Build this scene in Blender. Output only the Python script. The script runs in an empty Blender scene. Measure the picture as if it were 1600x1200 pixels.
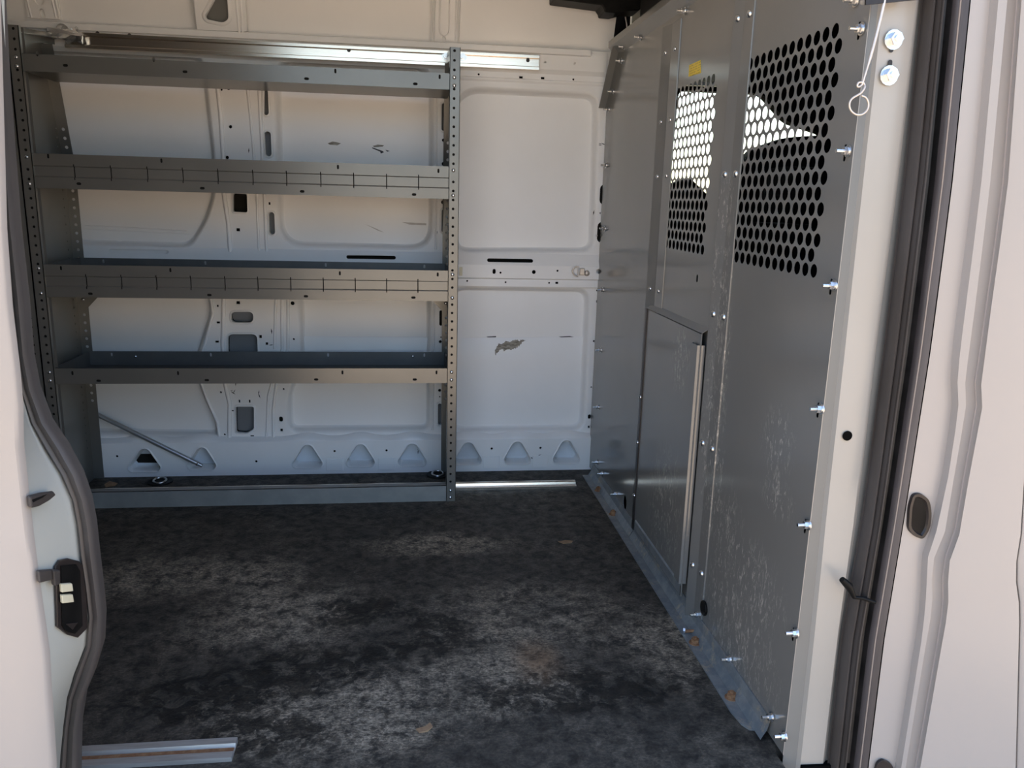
import bpy, bmesh, math, random
from mathutils import Vector, Matrix
from mathutils.geometry import tessellate_polygon
random.seed(7)
S = bpy.context.scene
COL = S.collection
# ---------------------------------------------------------------- camera
cd = bpy.data.cameras.new('camera'); cam = bpy.data.objects.new('camera', cd); COL.objects.link(cam)
cam.location = (0, -3.035, 1.05); cam.rotation_euler = (1.3456036, -0.0261049, -0.1248398)
cd.sensor_width = 36; cd.lens = 28.125; cd.clip_start = 0.02; cd.clip_end = 500
S.camera = cam
# ---------------------------------------------------------------- sky, sun, exposure
w = bpy.data.worlds.new('world'); S.world = w; w.use_nodes = True
wn = w.node_tree
sky = wn.nodes.new('ShaderNodeTexSky'); sky.sky_type = 'NISHITA'; sky.sun_disc = False
sky.sun_elevation = math.radians(58); sky.sun_rotation = math.radians(20); sky.air_density = 1.0; sky.dust_density = 2.5
wn.links.new(sky.outputs[0], wn.nodes['Background'].inputs[0]); wn.nodes['Background'].inputs[1].default_value = 0.21
sl = bpy.data.lights.new('sun', 'SUN'); sun = bpy.data.objects.new('sun', sl); COL.objects.link(sun)
sl.energy = 5.0; sl.angle = 0.009; sl.color = (1.0, 0.95, 0.87)
sun.rotation_euler = Vector((-0.18, -0.50, -0.85)).to_track_quat('-Z', 'Y').to_euler()
vs = S.view_settings
vs.view_transform = 'Standard'; vs.look = 'None'; vs.gamma = 1.0; vs.use_curve_mapping = False
vs.exposure = 1.68
# ---------------------------------------------------------------- materials
def nmat(name):
    m = bpy.data.materials.new(name); m.use_nodes = True
    return m, m.node_tree, m.node_tree.nodes['Principled BSDF']
def N(nt, t, **k):
    n = nt.nodes.new(t)
    for a, b in k.items(): setattr(n, a, b)
    return n
def coords(nt, scale=(1, 1, 1)):
    g = N(nt, 'ShaderNodeNewGeometry'); mp = N(nt, 'ShaderNodeMapping'); mp.inputs['Scale'].default_value = scale
    nt.links.new(g.outputs['Position'], mp.inputs['Vector']); return mp.outputs[0]
def noise(nt, vec, scale, detail=6, rough=0.6, dist=0.0):
    n = N(nt, 'ShaderNodeTexNoise'); n.inputs['Scale'].default_value = scale; n.inputs['Detail'].default_value = detail
    n.inputs['Roughness'].default_value = rough; n.inputs['Distortion'].default_value = dist
    nt.links.new(vec, n.inputs['Vector']); return n.outputs['Fac']
def ramp(nt, fac, stops):
    r = N(nt, 'ShaderNodeValToRGB'); e = r.color_ramp.elements
    while len(e) < len(stops): e.new(0.5)
    for el, (p, c) in zip(e, stops):
        el.position = p; el.color = (c, c, c, 1) if isinstance(c, (int, float)) else (*c, 1)
    nt.links.new(fac, r.inputs[0]); return r.outputs[0]
def mix(nt, fac, a, b, mode='MIX'):
    n = N(nt, 'ShaderNodeMix', data_type='RGBA', blend_type=mode)
    for v, i in ((fac, 0), (a, 6), (b, 7)):
        if isinstance(v, tuple): n.inputs[i].default_value = (*v, 1)
        elif isinstance(v, (int, float)): n.inputs[i].default_value = v
        else: nt.links.new(v, n.inputs[i])
    return n.outputs[2]
def mul(nt, a, b, op='MULTIPLY'):
    n = N(nt, 'ShaderNodeMath', operation=op, use_clamp=True)
    for v, i in ((a, 0), (b, 1)):
        if isinstance(v, (int, float)): n.inputs[i].default_value = v
        else: nt.links.new(v, n.inputs[i])
    return n.outputs[0]
def bump(nt, p, h, st, d=0.002):
    b = N(nt, 'ShaderNodeBump'); b.inputs['Strength'].default_value = st; b.inputs['Distance'].default_value = d
    nt.links.new(h, b.inputs['Height']); nt.links.new(b.outputs[0], p.inputs['Normal'])
def M(name, col, rough, metal=0.0, col2=None, scale=6.0, lo=0.4, hi=0.7, bst=0.0, bsc=200.0, stretch=(1, 1, 1), spec=0.5):
    m, nt, p = nmat(name)
    p.inputs['Roughness'].default_value = rough; p.inputs['Metallic'].default_value = metal
    p.inputs['Specular IOR Level'].default_value = spec
    v = coords(nt, stretch)
    c2 = col2 or tuple(x * 0.9 for x in col)
    f = ramp(nt, noise(nt, v, scale), ((lo, 0.0), (hi, 1.0)))
    nt.links.new(mix(nt, f, tuple(col), tuple(c2)), p.inputs['Base Color'])
    if bst: bump(nt, p, noise(nt, v, bsc), bst)
    return m
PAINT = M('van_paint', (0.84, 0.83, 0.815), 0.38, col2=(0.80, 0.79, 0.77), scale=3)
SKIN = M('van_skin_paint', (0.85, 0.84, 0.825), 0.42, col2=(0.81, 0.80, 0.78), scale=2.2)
BODY = M('body_paint', (0.345, 0.315, 0.288), 0.28, col2=(0.33, 0.303, 0.278), scale=2)  # white body, edge and pillar paint set darker to offset strong outside light
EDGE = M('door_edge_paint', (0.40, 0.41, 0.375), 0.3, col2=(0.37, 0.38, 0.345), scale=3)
SHELF = M('shelf_powder_coat', (0.172, 0.168, 0.152), 0.29, 0.4, col2=(0.195, 0.19, 0.172), scale=4, bst=0.03, bsc=500)
TRAY = M('shelf_tray_coat', (0.105, 0.103, 0.098), 0.45, 0.2, col2=(0.135, 0.13, 0.122), scale=9, stretch=(1, 4, 1))
ALU2 = M('worn_aluminium', (0.55, 0.54, 0.52), 0.45, 0.6, col2=(0.42, 0.40, 0.37), scale=12, stretch=(1, 8, 8))
ALU = M('aluminium', (0.84, 0.75, 0.64), 0.22, 1.0, col2=(0.74, 0.66, 0.56), scale=5, stretch=(1, 30, 30))
ZINC = M('zinc', (0.75, 0.75, 0.74), 0.25, 0.95, col2=(0.6, 0.6, 0.6), scale=60)
GALV = M('galvanised_steel', (0.20, 0.235, 0.26), 0.5, 0.45, col2=(0.30, 0.29, 0.26), scale=9, lo=0.45, hi=0.75)
RUST = M('rust', (0.22, 0.10, 0.045), 0.8, 0.1, col2=(0.35, 0.2, 0.1), scale=90)
SEAL = M('rubber_seal', (0.036, 0.031, 0.032), 0.5, col2=(0.085, 0.075, 0.075), scale=20, stretch=(1, 1, 0.1))
SEALB = M('rubber_groove', (0.006, 0.006, 0.006), 0.5, col2=(0.022, 0.02, 0.02), scale=20)
SEALT = M('dusty_rubber', (0.034, 0.028, 0.024), 0.6, col2=(0.05, 0.045, 0.043), scale=12, stretch=(1, 1, 0.3))
DSEAL = M('door_seal_rubber', (0.052, 0.047, 0.045), 0.45, col2=(0.06, 0.054, 0.052), scale=7)
BLACK = M('black_plastic', (0.006, 0.006, 0.006), 0.4, col2=(0.01, 0.0095, 0.009), scale=30, spec=0.1)
DKPLA = M('dark_plastic', (0.02, 0.016, 0.015), 0.35, col2=(0.028, 0.022, 0.02), scale=20, spec=0.35)
CREAM = M('cream_plastic', (0.62, 0.58, 0.42), 0.4, scale=40)
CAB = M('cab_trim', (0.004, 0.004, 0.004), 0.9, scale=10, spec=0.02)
LINER = M('cab_headliner', (0.42, 0.42, 0.36), 0.9, scale=20)
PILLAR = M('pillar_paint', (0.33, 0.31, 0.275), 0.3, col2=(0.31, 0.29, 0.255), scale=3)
GREY = M('grey_shade_paint', (0.16, 0.16, 0.148), 0.35, col2=(0.15, 0.15, 0.14), scale=4)  # grey that also paints shade on the pillar return and rib opening
SCRAPE = M('scraped_metal', (0.15, 0.13, 0.10), 0.6, 0.1, col2=(0.42, 0.39, 0.33), scale=60, stretch=(1, 1, 3))
DARKLINE = M('dark_scuff', (0.05, 0.05, 0.055), 0.7, scale=60)
FAINT = M('faint_scuff', (0.48, 0.45, 0.42), 0.6, col2=(0.6, 0.57, 0.53), scale=50)
HOLE_SHADE = M('hole_shade', (0.018, 0.017, 0.015), 0.8, scale=10, spec=0.1)  # near-black colour put behind holes and slots as their shade
WOOD = M('splinter', (0.34, 0.22, 0.12), 0.8, col2=(0.24, 0.14, 0.08), scale=60)
WIRE = M('galvanised_wire', (0.62, 0.55, 0.48), 0.4, 0.6, scale=30)
GROUND = M('sunlit_concrete', (0.50, 0.385, 0.27), 0.9, col2=(0.42, 0.32, 0.225), scale=1.5, bst=0.1)
SEALER = M('seam_sealer', (0.42, 0.36, 0.33), 0.6, scale=20)
def sticker_mat():
    m, nt, p = nmat('yellow_warning_print')
    v = coords(nt)
    wv = N(nt, 'ShaderNodeTexWave', bands_direction='Z'); wv.inputs['Scale'].default_value = 52; wv.inputs['Distortion'].default_value = 0.6
    nt.links.new(v, wv.inputs['Vector'])
    f = mul(nt, ramp(nt, wv.outputs['Fac'], ((0.72, 0.0), (0.8, 0.75))), ramp(nt, noise(nt, coords(nt, (1, 1, 0.6)), 160, 2), ((0.42, 0.0), (0.5, 1.0))))
    nt.links.new(mix(nt, f, (0.86, 0.62, 0.03), (0.25, 0.15, 0.01)), p.inputs['Base Color']); p.inputs['Roughness'].default_value = 0.4
    return m
STICK = sticker_mat()
def glass_mat():
    m, nt, p = nmat('window_glass')
    g = N(nt, 'ShaderNodeBsdfGlass'); g.inputs['Roughness'].default_value = 0.0; g.inputs['IOR'].default_value = 1.05
    g.inputs['Color'].default_value = (0.90, 0.96, 0.90, 1)
    nt.links.new(g.outputs[0], nt.nodes['Material Output'].inputs[0]); return m
GLASS = glass_mat()
def spot(nt, P, c, rad, soft=1.0):
    # soft blob in world space, used for stains that have a shape of their own
    s = N(nt, 'ShaderNodeVectorMath', operation='SUBTRACT'); nt.links.new(P, s.inputs[0]); s.inputs[1].default_value = c
    d = N(nt, 'ShaderNodeVectorMath', operation='DIVIDE'); nt.links.new(s.outputs[0], d.inputs[0]); d.inputs[1].default_value = rad
    l = N(nt, 'ShaderNodeVectorMath', operation='LENGTH'); nt.links.new(d.outputs[0], l.inputs[0])
    o = ramp(nt, l.outputs['Value'], ((0.0, 1.0), (1.0, 0.0))); o.node.color_ramp.interpolation = 'EASE'
    return o
def floor_mat():
    m, nt, p = nmat('worn_rubber_mat')
    v = coords(nt)
    n1 = noise(nt, v, 3.2, 9, 0.68, 0.6); n2 = noise(nt, v, 24, 9, 0.75, 0.3); n3 = noise(nt, coords(nt, (1, 2.2, 1)), 90, 4, 0.75)
    vo = N(nt, 'ShaderNodeTexVoronoi', feature='DISTANCE_TO_EDGE'); vo.inputs['Scale'].default_value = 85; nt.links.new(v, vo.inputs['Vector'])
    crack = ramp(nt, vo.outputs['Distance'], ((0.0, 1.0), (0.12, 0.0)))
    # dusty footprint-worn areas nearer the door
    dust = None
    for c, r in (((0.3134,-1.1598), (0.36, 0.26, 1)), ((-0.1079,-1.5272), (0.42, 0.20, 1)), ((-0.3431,-1.1086), (0.34, 0.26, 1)), ((0.1703,-1.4352), (0.30, 0.16, 1)), ((0.6184,-1.3387), (0.16, 0.24, 1)), ((-0.6069,-0.8738), (0.4, 0.2, 1)), ((0.0784,-0.7048), (0.35, 0.12, 1))):
        s = spot(nt, v, (c[0], c[1], 0), r)
        dust = s if dust is None else mul(nt, dust, s, 'ADD')
    dm = mul(nt, mul(nt, mul(nt, dust, 1.3), 0.14, 'ADD'), ramp(nt, n1, ((0.34, 0.12), (0.60, 1.0))))
    grain = mul(nt, ramp(nt, n2, ((0.40, 0.08), (0.60, 1.0))), ramp(nt, n3, ((0.40, 0.15), (0.60, 1.0))))
    dm = mul(nt, dm, grain)
    base = mix(nt, ramp(nt, n2, ((0.35, 0.0), (0.75, 1.0))), (0.022, 0.020, 0.0175), (0.076, 0.068, 0.056))
    c1 = mix(nt, dm, base, (0.50, 0.41, 0.30))
    c1 = mix(nt, mul(nt, crack, mul(nt, dm, 0.9)), c1, (0.55, 0.465, 0.35))
    # wet dark blotches in the middle
    wet = None
    for c, r in (((-0.1167,-1.1097), (0.22, 0.12, 1)), ((-0.2309,-1.3762), (0.24, 0.14, 1)), ((-0.0013,-1.3022), (0.26, 0.07, 1)), ((-0.4214,-1.4555), (0.26, 0.16, 1)), ((0.0787,-1.2055), (0.13, 0.10, 1)), ((0.3625,-1.5002), (0.40, 0.13, 1)), ((-0.2793,-1.5944), (0.2, 0.1, 1))):
        s = spot(nt, v, (c[0], c[1], 0), r)
        wet = s if wet is None else mul(nt, wet, s, 'ADD')
    wm = mul(nt, ramp(nt, mul(nt, wet, ramp(nt, noise(nt, v, 19, 9, 0.7, 0.5), ((0.42, 0.0), (0.57, 1.0)))), ((0.10, 0.0), (0.36, 1.0))), 0.9)
    c1 = mix(nt, mul(nt, wm, 0.85), c1, (0.013, 0.012, 0.0105))
    c = (0.2946,-1.3679)
    org = mul(nt, mul(nt, spot(nt, v, (c[0], c[1], 0), (0.085, 0.13, 1)), ramp(nt, n2, ((0.3, 0.0), (0.6, 1.0)))), 0.75)
    c1 = mix(nt, org, c1, (0.23, 0.13, 0.065))
    sc = N(nt, 'ShaderNodeTexVoronoi', feature='F1'); sc.inputs['Scale'].default_value = 26; nt.links.new(v, sc.inputs['Vector'])
    c1 = mix(nt, mul(nt, ramp(nt, sc.outputs['Distance'], ((0.03, 1.0), (0.055, 0.0))), ramp(nt, noise(nt, v, 30), ((0.55, 0.0), (0.62, 0.7)))), c1, (0.45, 0.42, 0.36))
    nt.links.new(c1, p.inputs['Base Color'])
    nt.links.new(ramp(nt, n2, ((0.3, 0.62), (0.7, 0.42))), p.inputs['Roughness'])
    p.inputs['Specular IOR Level'].default_value = 0.14
    h = mul(nt, vo.outputs['Distance'], n2, 'ADD'); bump(nt, p, h, 0.35, 0.003)
    return m
FLOOR = floor_mat()
def partition_mat():
    m, nt, p = nmat('partition_grey_paint')
    v = coords(nt)
    base = mix(nt, ramp(nt, noise(nt, v, 2.0), ((0.35, 0.0), (0.7, 1.0))), (0.195, 0.192, 0.178), (0.215, 0.211, 0.196))
    streak = mul(nt, ramp(nt, noise(nt, coords(nt, (1, 2.6, 1)), 26, 8, 0.72, 1.2), ((0.52, 0.0), (0.60, 1.0))), ramp(nt, noise(nt, coords(nt, (1, 6, 1)), 75, 7, 0.75), ((0.45, 0.0), (0.58, 1.0))))
    area = None
    for c, r in (((-1.2824,0.5819), (9, 0.075, 0.42)), ((-1.4089,0.2815), (9, 0.12, 0.22)), ((-1.6007,0.6007), (9, 0.10, 0.10)), ((-1.0628,0.6617), (9, 0.10, 0.13)), ((-1.0295,0.222), (9, 0.22, 0.25)), ((-1.5668,0.2814), (9, 0.20, 0.12)), ((-1.5031,0.1096), (9, 0.3, 0.16)), ((-1.6257,0.4898), (9, 0.10, 0.06)), ((-1.2472,1.0538), (9, 0.07, 0.10)), ((-1.2521,0.895), (9, 0.07, 0.12)), ((-1.2866,0.7059), (9, 0.06, 0.16)), ((-1.3112,0.4167), (9, 0.07, 0.2))):
        s = spot(nt, v, (0.7, c[0], c[1]), r)
        area = s if area is None else mul(nt, area, s, 'ADD')
    rub = mul(nt, streak, ramp(nt, area, ((0.05, 0.0), (0.7, 0.95))))
    c1 = mix(nt, rub, base, (0.60, 0.56, 0.49))
    fine = mul(nt, ramp(nt, noise(nt, coords(nt, (1, 5, 1)), 110, 3, 0.7, 2.0), ((0.66, 0.0), (0.70, 1.0))), ramp(nt, area, ((0.0, 0.0), (0.6, 0.8))))
    c1 = mix(nt, fine, c1, (0.055, 0.055, 0.055))
    nt.links.new(c1, p.inputs['Base Color'])
    p.inputs['Roughness'].default_value = 0.15
    p.inputs['Metallic'].default_value = 0.15
    return m
PART = partition_mat()
def flange_mat():
    m, nt, p = nmat('floor_flange_coat')
    v = coords(nt)
    f = ramp(nt, noise(nt, v, 22, 8, 0.7), ((0.42, 0.0), (0.62, 1.0)))
    c1 = mix(nt, f, (0.20, 0.225, 0.24), (0.30, 0.31, 0.305))
    g = ramp(nt, noise(nt, v, 13, 8, 0.75), ((0.56, 0.0), (0.64, 0.9)))
    c1 = mix(nt, g, c1, (0.46, 0.38, 0.28))
    nt.links.new(c1, p.inputs['Base Color']); p.inputs['Roughness'].default_value = 0.4; p.inputs['Metallic'].default_value = 0.35
    return m
FLANGE = flange_mat()
# ---------------------------------------------------------------- mesh helpers
WORLD = {}
class MB:
    def __init__(s): s.v = []; s.f = []
    def add(s, V, Fc):
        o = len(s.v); s.v += [tuple(x) for x in V]; s.f += [tuple(i + o for i in q) for q in Fc]; return s
    def box(s, x0, x1, y0, y1, z0, z1):
        V = [(x, y, z) for x in (x0, x1) for y in (y0, y1) for z in (z0, z1)]
        return s.add(V, [(0, 1, 3, 2), (4, 6, 7, 5), (0, 4, 5, 1), (2, 3, 7, 6), (0, 2, 6, 4), (1, 5, 7, 3)])
    def grid(s, rows, closed=False):
        n = len(rows[0]); V = [p for r in rows for p in r]; Fc = []
        for i in range(len(rows) - 1):
            for j in range(n if closed else n - 1):
                k = (j + 1) % n
                Fc.append((i * n + j, i * n + k, (i + 1) * n + k, (i + 1) * n + j))
        return s.add(V, Fc)
    def tube(s, pts, r, n=8, cap=True):
        pts = [Vector(p) for p in pts]; rows = []; up = None
        for i, p in enumerate(pts):
            t = (pts[min(i + 1, len(pts) - 1)] - pts[max(i - 1, 0)]).normalized()
            if up is None: up = t.orthogonal().normalized()
            up = (up - t * up.dot(t)).normalized(); b = t.cross(up)
            rr = r[i] if isinstance(r, (list, tuple)) else r
            rows.append([p + (up * math.cos(a) + b * math.sin(a)) * rr for a in [2 * math.pi * k / n for k in range(n)]])
        o = len(s.v); s.grid(rows, True)
        if cap: s.f.append(tuple(range(o, o + n))[::-1]); s.f.append(tuple(range(o + n * (len(pts) - 1), o + n * len(pts))))
        return s
    def plate(s, outer, holes, t, mp):
        loops = [outer] + list(holes)
        flat = [p for l in loops for p in l]; k = len(flat); o = len(s.v)
        tri = tessellate_polygon([[Vector((p[0], p[1], 0)) for p in l] for l in loops])
        s.v += [mp(p[0], p[1], 0) for p in flat] + [mp(p[0], p[1], t) for p in flat]
        for a, b, c in tri:
            s.f.append((o + a, o + b, o + c)); s.f.append((o + k + c, o + k + b, o + k + a))
        b0 = 0
        for l in loops:
            m = len(l)
            for i in range(m):
                j = (i + 1) % m; s.f.append((o + b0 + i, o + b0 + j, o + k + b0 + j, o + k + b0 + i))
            b0 += m
        return s
    def slab(s, pts, off):
        n = len(pts); off = Vector(off); V = [Vector(p) for p in pts] + [Vector(p) + off for p in pts]
        return s.add(V, [tuple(range(n)), tuple(range(n, 2 * n))[::-1]] + [(i, (i + 1) % n, n + (i + 1) % n, n + i) for i in range(n)])
    def mesh(s, name, mat, org, smooth):
        me = bpy.data.meshes.new(name)
        me.from_pydata([(x - org[0], y - org[1], z - org[2]) for x, y, z in s.v], [], s.f)
        bm = bmesh.new(); bm.from_mesh(me); bmesh.ops.remove_doubles(bm, verts=bm.verts, dist=1e-6)
        bmesh.ops.recalc_face_normals(bm, faces=bm.faces); bm.to_mesh(me); bm.free()
        me.materials.append(mat)
        if smooth:
            me.polygons.foreach_set('use_smooth', [True] * len(me.polygons)); me.set_sharp_from_angle(angle=math.radians(smooth))
        return me
    def build(s, name, mat, parent=None, smooth=0, bevel=0.0, origin=None):
        xs, ys, zs = zip(*[tuple(p) for p in s.v])
        org = Vector(origin or ((min(xs) + max(xs)) / 2, (min(ys) + max(ys)) / 2, min(zs)))
        o = bpy.data.objects.new(name, s.mesh(name, mat, org, smooth)); COL.objects.link(o)
        put(o, org, parent)
        if bevel:
            b = o.modifiers.new('bevel', 'BEVEL'); b.width = bevel; b.segments = 2; b.limit_method = 'ANGLE'; b.angle_limit = math.radians(50)
        return o
def put(o, org, parent):
    WORLD[o.name] = Vector(org)
    if parent:
        o.parent = parent; o.location = Vector(org) - WORLD[parent.name]
    else: o.location = org
def thing(name, label, cat, loc, group=None, kind=None):
    o = bpy.data.objects.new(name, None); o.empty_display_size = 0.05; COL.objects.link(o); put(o, loc, None)
    return tag(o, label, cat, group, kind)
def tag(o, label=None, cat=None, group=None, kind=None):
    if label: o['label'] = label
    if cat: o['category'] = cat
    if group: o['group'] = group
    if kind: o['kind'] = kind
    return o
def inst(name, me, loc, parent, rot=None):
    o = bpy.data.objects.new(name, me); COL.objects.link(o); put(o, loc, parent)
    if rot: o.rotation_euler = rot
    return o
def MY(y0): return lambda a, b, c: (a, y0 + c, b)
def MX(x0): return lambda a, b, c: (x0 + c, a, b)
def MZ(z0): return lambda a, b, c: (a, b, z0 - c)
def rpoly(pts, r, n=5):
    out = []; m = len(pts)
    for i in range(m):
        p = Vector(pts[i]); a = Vector(pts[i - 1]); b = Vector(pts[(i + 1) % m])
        da, db = (a - p), (b - p); rr = min(r, da.length * 0.45, db.length * 0.45); A = p + da.normalized() * rr; B = p + db.normalized() * rr
        for k in range(n + 1):
            t = k / n; q = A * (1 - t) ** 2 + p * 2 * t * (1 - t) + B * t * t; out.append((q.x, q.y))
    return out
def area(p): return sum(p[i - 1][0] * p[i][1] - p[i][0] * p[i - 1][1] for i in range(len(p))) / 2
def inset(pts, d):
    if area(pts) < 0: pts = pts[::-1]
    m = len(pts); out = []
    for i in range(m):
        p = Vector(pts[i]); e0 = (p - Vector(pts[i - 1])).normalized(); e1 = (Vector(pts[(i + 1) % m]) - p).normalized()
        n = Vector((-(e0 + e1).y, (e0 + e1).x)); n.normalize(); c = max(0.5, n.dot(Vector((-e1.y, e1.x))))
        q = p + n * d / c; out.append((q.x, q.y))
    return out
def circ(c, r, n=10, ry=None): return [(c[0] + r * math.cos(2 * math.pi * i / n), c[1] + (ry or r) * math.sin(2 * math.pi * i / n)) for i in range(n)]
def slot(c, w, h, n=6):
    r = min(w, h) / 2; out = []
    for i in range(2 * n + 2):
        a = math.pi * (i if i <= n else i - 1) / n
        if h >= w: out.append((c[0] + r * math.cos(a), c[1] + (h / 2 - r) * (1 if i <= n else -1) + r * math.sin(a)))
        else: out.append((c[0] + (w / 2 - r) * (1 if i <= n else -1) - r * math.sin(a) * -1 * (1), c[1] + r * math.cos(a))) if False else out.append((c[0] + (w / 2 - r) * (-1 if i <= n else 1) - r * math.sin(a), c[1] + r * math.cos(a)))
    return out
def rect(c, w, h): return [(c[0] - w / 2, c[1] - h / 2), (c[0] + w / 2, c[1] - h / 2), (c[0] + w / 2, c[1] + h / 2), (c[0] - w / 2, c[1] + h / 2)]
# shared bolt meshes: axis along local -Y (towards the cargo door)
def dome_mesh(name, r, h, mat):
    mb = MB(); rows = [[(q * r * math.cos(a), -t * h, q * r * math.sin(a)) for a in [2 * math.pi * k / 12 for k in range(12)]] for q, t in ((1, 0), (0.96, 0.35), (0.7, 0.8), (0.25, 1.0))]
    mb.grid(rows, True); mb.f.append(tuple(range(36, 48))); mb.f.append(tuple(range(12))[::-1])
    return mb.mesh(name, mat, (0, 0, 0), 50)
def hex_mesh(name, r, mat, stud=0.012):
    mb = MB()
    def prism(rr, n, y0, y1):
        o = len(mb.v); mb.grid([[(rr * math.cos(2 * math.pi * k / n), y, rr * math.sin(2 * math.pi * k / n)) for k in range(n)] for y in (y0, y1)], True)
        mb.f.append(tuple(range(o, o + n))); mb.f.append(tuple(range(o + n, o + 2 * n)))
    prism(r * 1.45, 14, 0, -0.0018); prism(r * 1.05, 14, -0.0018, -0.0035); prism(r, 6, -0.0035, -0.0035 - r * 0.85); prism(r * 0.5, 10, -0.0035 - r * 0.85, -0.0035 - r * 0.85 - stud)
    return mb.mesh(name, mat, (0, 0, 0), 30)
RIVET = dome_mesh('bolt', 0.0062, 0.0045, ZINC)
CAPB = dome_mesh('bolt', 0.0085, 0.006, ZINC)
HEX = hex_mesh('bolt', 0.0072, ZINC)
HEXS = hex_mesh('bolt', 0.0105, ZINC, 0.003)
RHEX = hex_mesh('bolt', 0.010, RUST, 0.004)
ROTX = (0, 0, -math.pi / 2)      # axis -> -X
# ================================================================ SETTING
# ---- ground outside
MB().box(-60, 60, -60, 60, -0.75, -0.62).build('ground', GROUND)['kind'] = 'structure'
# ---- floor
fl = MB().box(-3.0, 0.74, -1.735, 0.05, -0.02, 0.0).box(-0.62, 0.716, -1.80, -1.735, -0.02, 0.0).build('floor', FLOOR); fl['kind'] = 'structure'
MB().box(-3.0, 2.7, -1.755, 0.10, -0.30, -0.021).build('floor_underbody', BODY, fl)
# ---- wall_back : outer skin + inner frame
wb = MB().box(-3.0, 0.74, 0.040, 0.055, -0.02, 1.60).build('wall_back', SKIN); wb['kind'] = 'structure'
HI = [0.0]
def ring_window(pts, r=0.03, depth=0.04, slope=0.005):
    loop = rpoly(pts, r, 6)
    if area(loop) < 0: loop = loop[::-1]
    RINGS.append((loop, depth, slope)); return inset(loop, -0.008)
RINGS = []
winA = [(0.1675,1.4004),(0.2268,1.4399),(0.6878,1.4371),(0.6993,0.8687),(0.1731,0.8591)]
winD = [(0.1649,0.7224),(0.6915,0.7217),(0.6953,0.1578),(0.1653,0.1554)]
winB = [(-0.458,1.5243),(0.0846,1.5156),(0.0848,0.8669),(-0.4675,0.8704)]
winE = [(-0.4022,0.7105),(0.0782,0.702),(0.0774,0.1642),(-0.4582,0.1646),(-0.461,0.2888),(-0.4421,0.3562),(-0.4059,0.4501)]
winC = [(-1.2658,1.5265),(-0.7012,1.5129),(-0.6951,1.397),(-0.682,1.1713),(-0.6866,1.0482),(-0.7205,0.9514),(-0.7737,0.8713),(-0.8078,0.8548),(-1.2919,0.8612)]
winF = [(-1.3076,0.7037),(-0.7285,0.6924),(-0.7215,0.6173),(-0.7619,0.505),(-0.7946,0.4132),(-0.7628,0.2904),(-0.7322,0.2153),(-0.7217,0.1496),(-1.2945,0.1635)]
beltcut = [(-1.1033,0.829),(0.7029,0.8469),(0.698,0.744),(-1.1142,0.7016)]
holes = [ring_window(winA, 0.05), ring_window(winD, 0.05), ring_window(winB, 0.09), ring_window(winE, 0.035), ring_window(winC, 0.09, slope=0.008), ring_window(winF, 0.05, slope=0.005)]
holes.append(beltcut)
# neighbouring openings further back in the van
for x0 in (-2.75, -2.05):
    for z0, z1 in ((0.12, 0.62), (0.86, 1.46)):
        holes.append(ring_window([(x0, z0), (x0 + 0.55, z0), (x0 + 0.55, z1), (x0, z1)], 0.06))
# openings and punched holes of the pillar and the edge flanges
for c, wd, h in [((-0.4969,1.3629),0.02,0.086),((-0.4939,1.2232),0.022,0.086),((-0.4916,0.9476),0.02,0.08),((0.1243,1.3374),0.015,0.095),((0.1269,0.9709),0.015,0.085),((0.1197,0.6074),0.012,0.06),((0.1171,0.2289),0.014,0.088),((-0.4875,0.2133),0.015,0.021),((0.7162,0.2137),0.013,0.019)]:
    holes.append(slot(c, wd, h))
for c, r in [((-0.6438,1.3991),0.004),((-0.62,1.4043),0.006),((-0.6201,1.277),0.006),((-0.6362,1.1727),0.006),((0.1249,1.2577),0.006),((0.1255,1.1748),0.007),((0.1241,1.0379),0.007),((-0.4294,0.658),0.0075),((-0.4293,0.5234),0.004),((-0.4736,0.3314),0.004),((-0.4812,0.1238),0.004),((0.1202,0.5334),0.003),((0.1178,0.516),0.006),((0.1165,0.3242),0.006),((0.1167,0.2986),0.003),((-0.7033,0.3198),0.004),((-0.698,0.1544),0.004),((0.7267,0.6774),0.007),((0.7192,0.521),0.004),((0.7181,0.3351),0.0035),((0.7129,0.12),0.0035),((0.722,0.7196),0.004),((0.2491,1.4886),0.004),((0.5948,1.4863),0.004),((0.7194,1.013),0.003),((0.7088,0.9292),0.004)]:
    holes.append(circ(c, r))
for c, wd, h in [((-0.6113,0.9223),0.013,0.011),((-0.6241,0.6584),0.013,0.011),((-0.5497,0.5325),0.01,0.012),((-0.5277,0.506),0.009,0.01),((-0.6973,0.6458),0.007,0.008),((-0.6984,0.5843),0.012,0.008),((-0.7068,0.5125),0.013,0.008),((-0.6376,0.2847),0.006,0.012),((-0.6002,0.2845),0.006,0.012),((-0.5971,0.1457),0.014,0.01),((-0.4867,0.17),0.009,0.011),((0.7157,0.171),0.008,0.01),((0.402,1.4845),0.013,0.008),((0.4816,1.4857),0.013,0.008),((-0.4978,1.0175),0.007,0.009)]:
    holes.append(rect(c, wd, h))
cut = [([(-0.6227,1.0499),(-0.5742,1.049),(-0.575,0.9841),(-0.626,0.9851)], 0.008), ([(-0.6508,0.625),(-0.5709,0.6257),(-0.5727,0.5852),(-0.6528,0.5846)], 0.02), ([(-0.6664,0.5415),(-0.5608,0.5421),(-0.5621,0.4597),(-0.6706,0.4595)], 0.02), ([(-0.6526,0.2648),(-0.5847,0.2644),(-0.5886,0.1761),(-0.6154,0.1586),(-0.6553,0.1616)], 0.008)]
LIPS = []
for pts, r in cut:
    l = rpoly(pts, r, 4); holes.append(l); LIPS.append(l)
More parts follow.
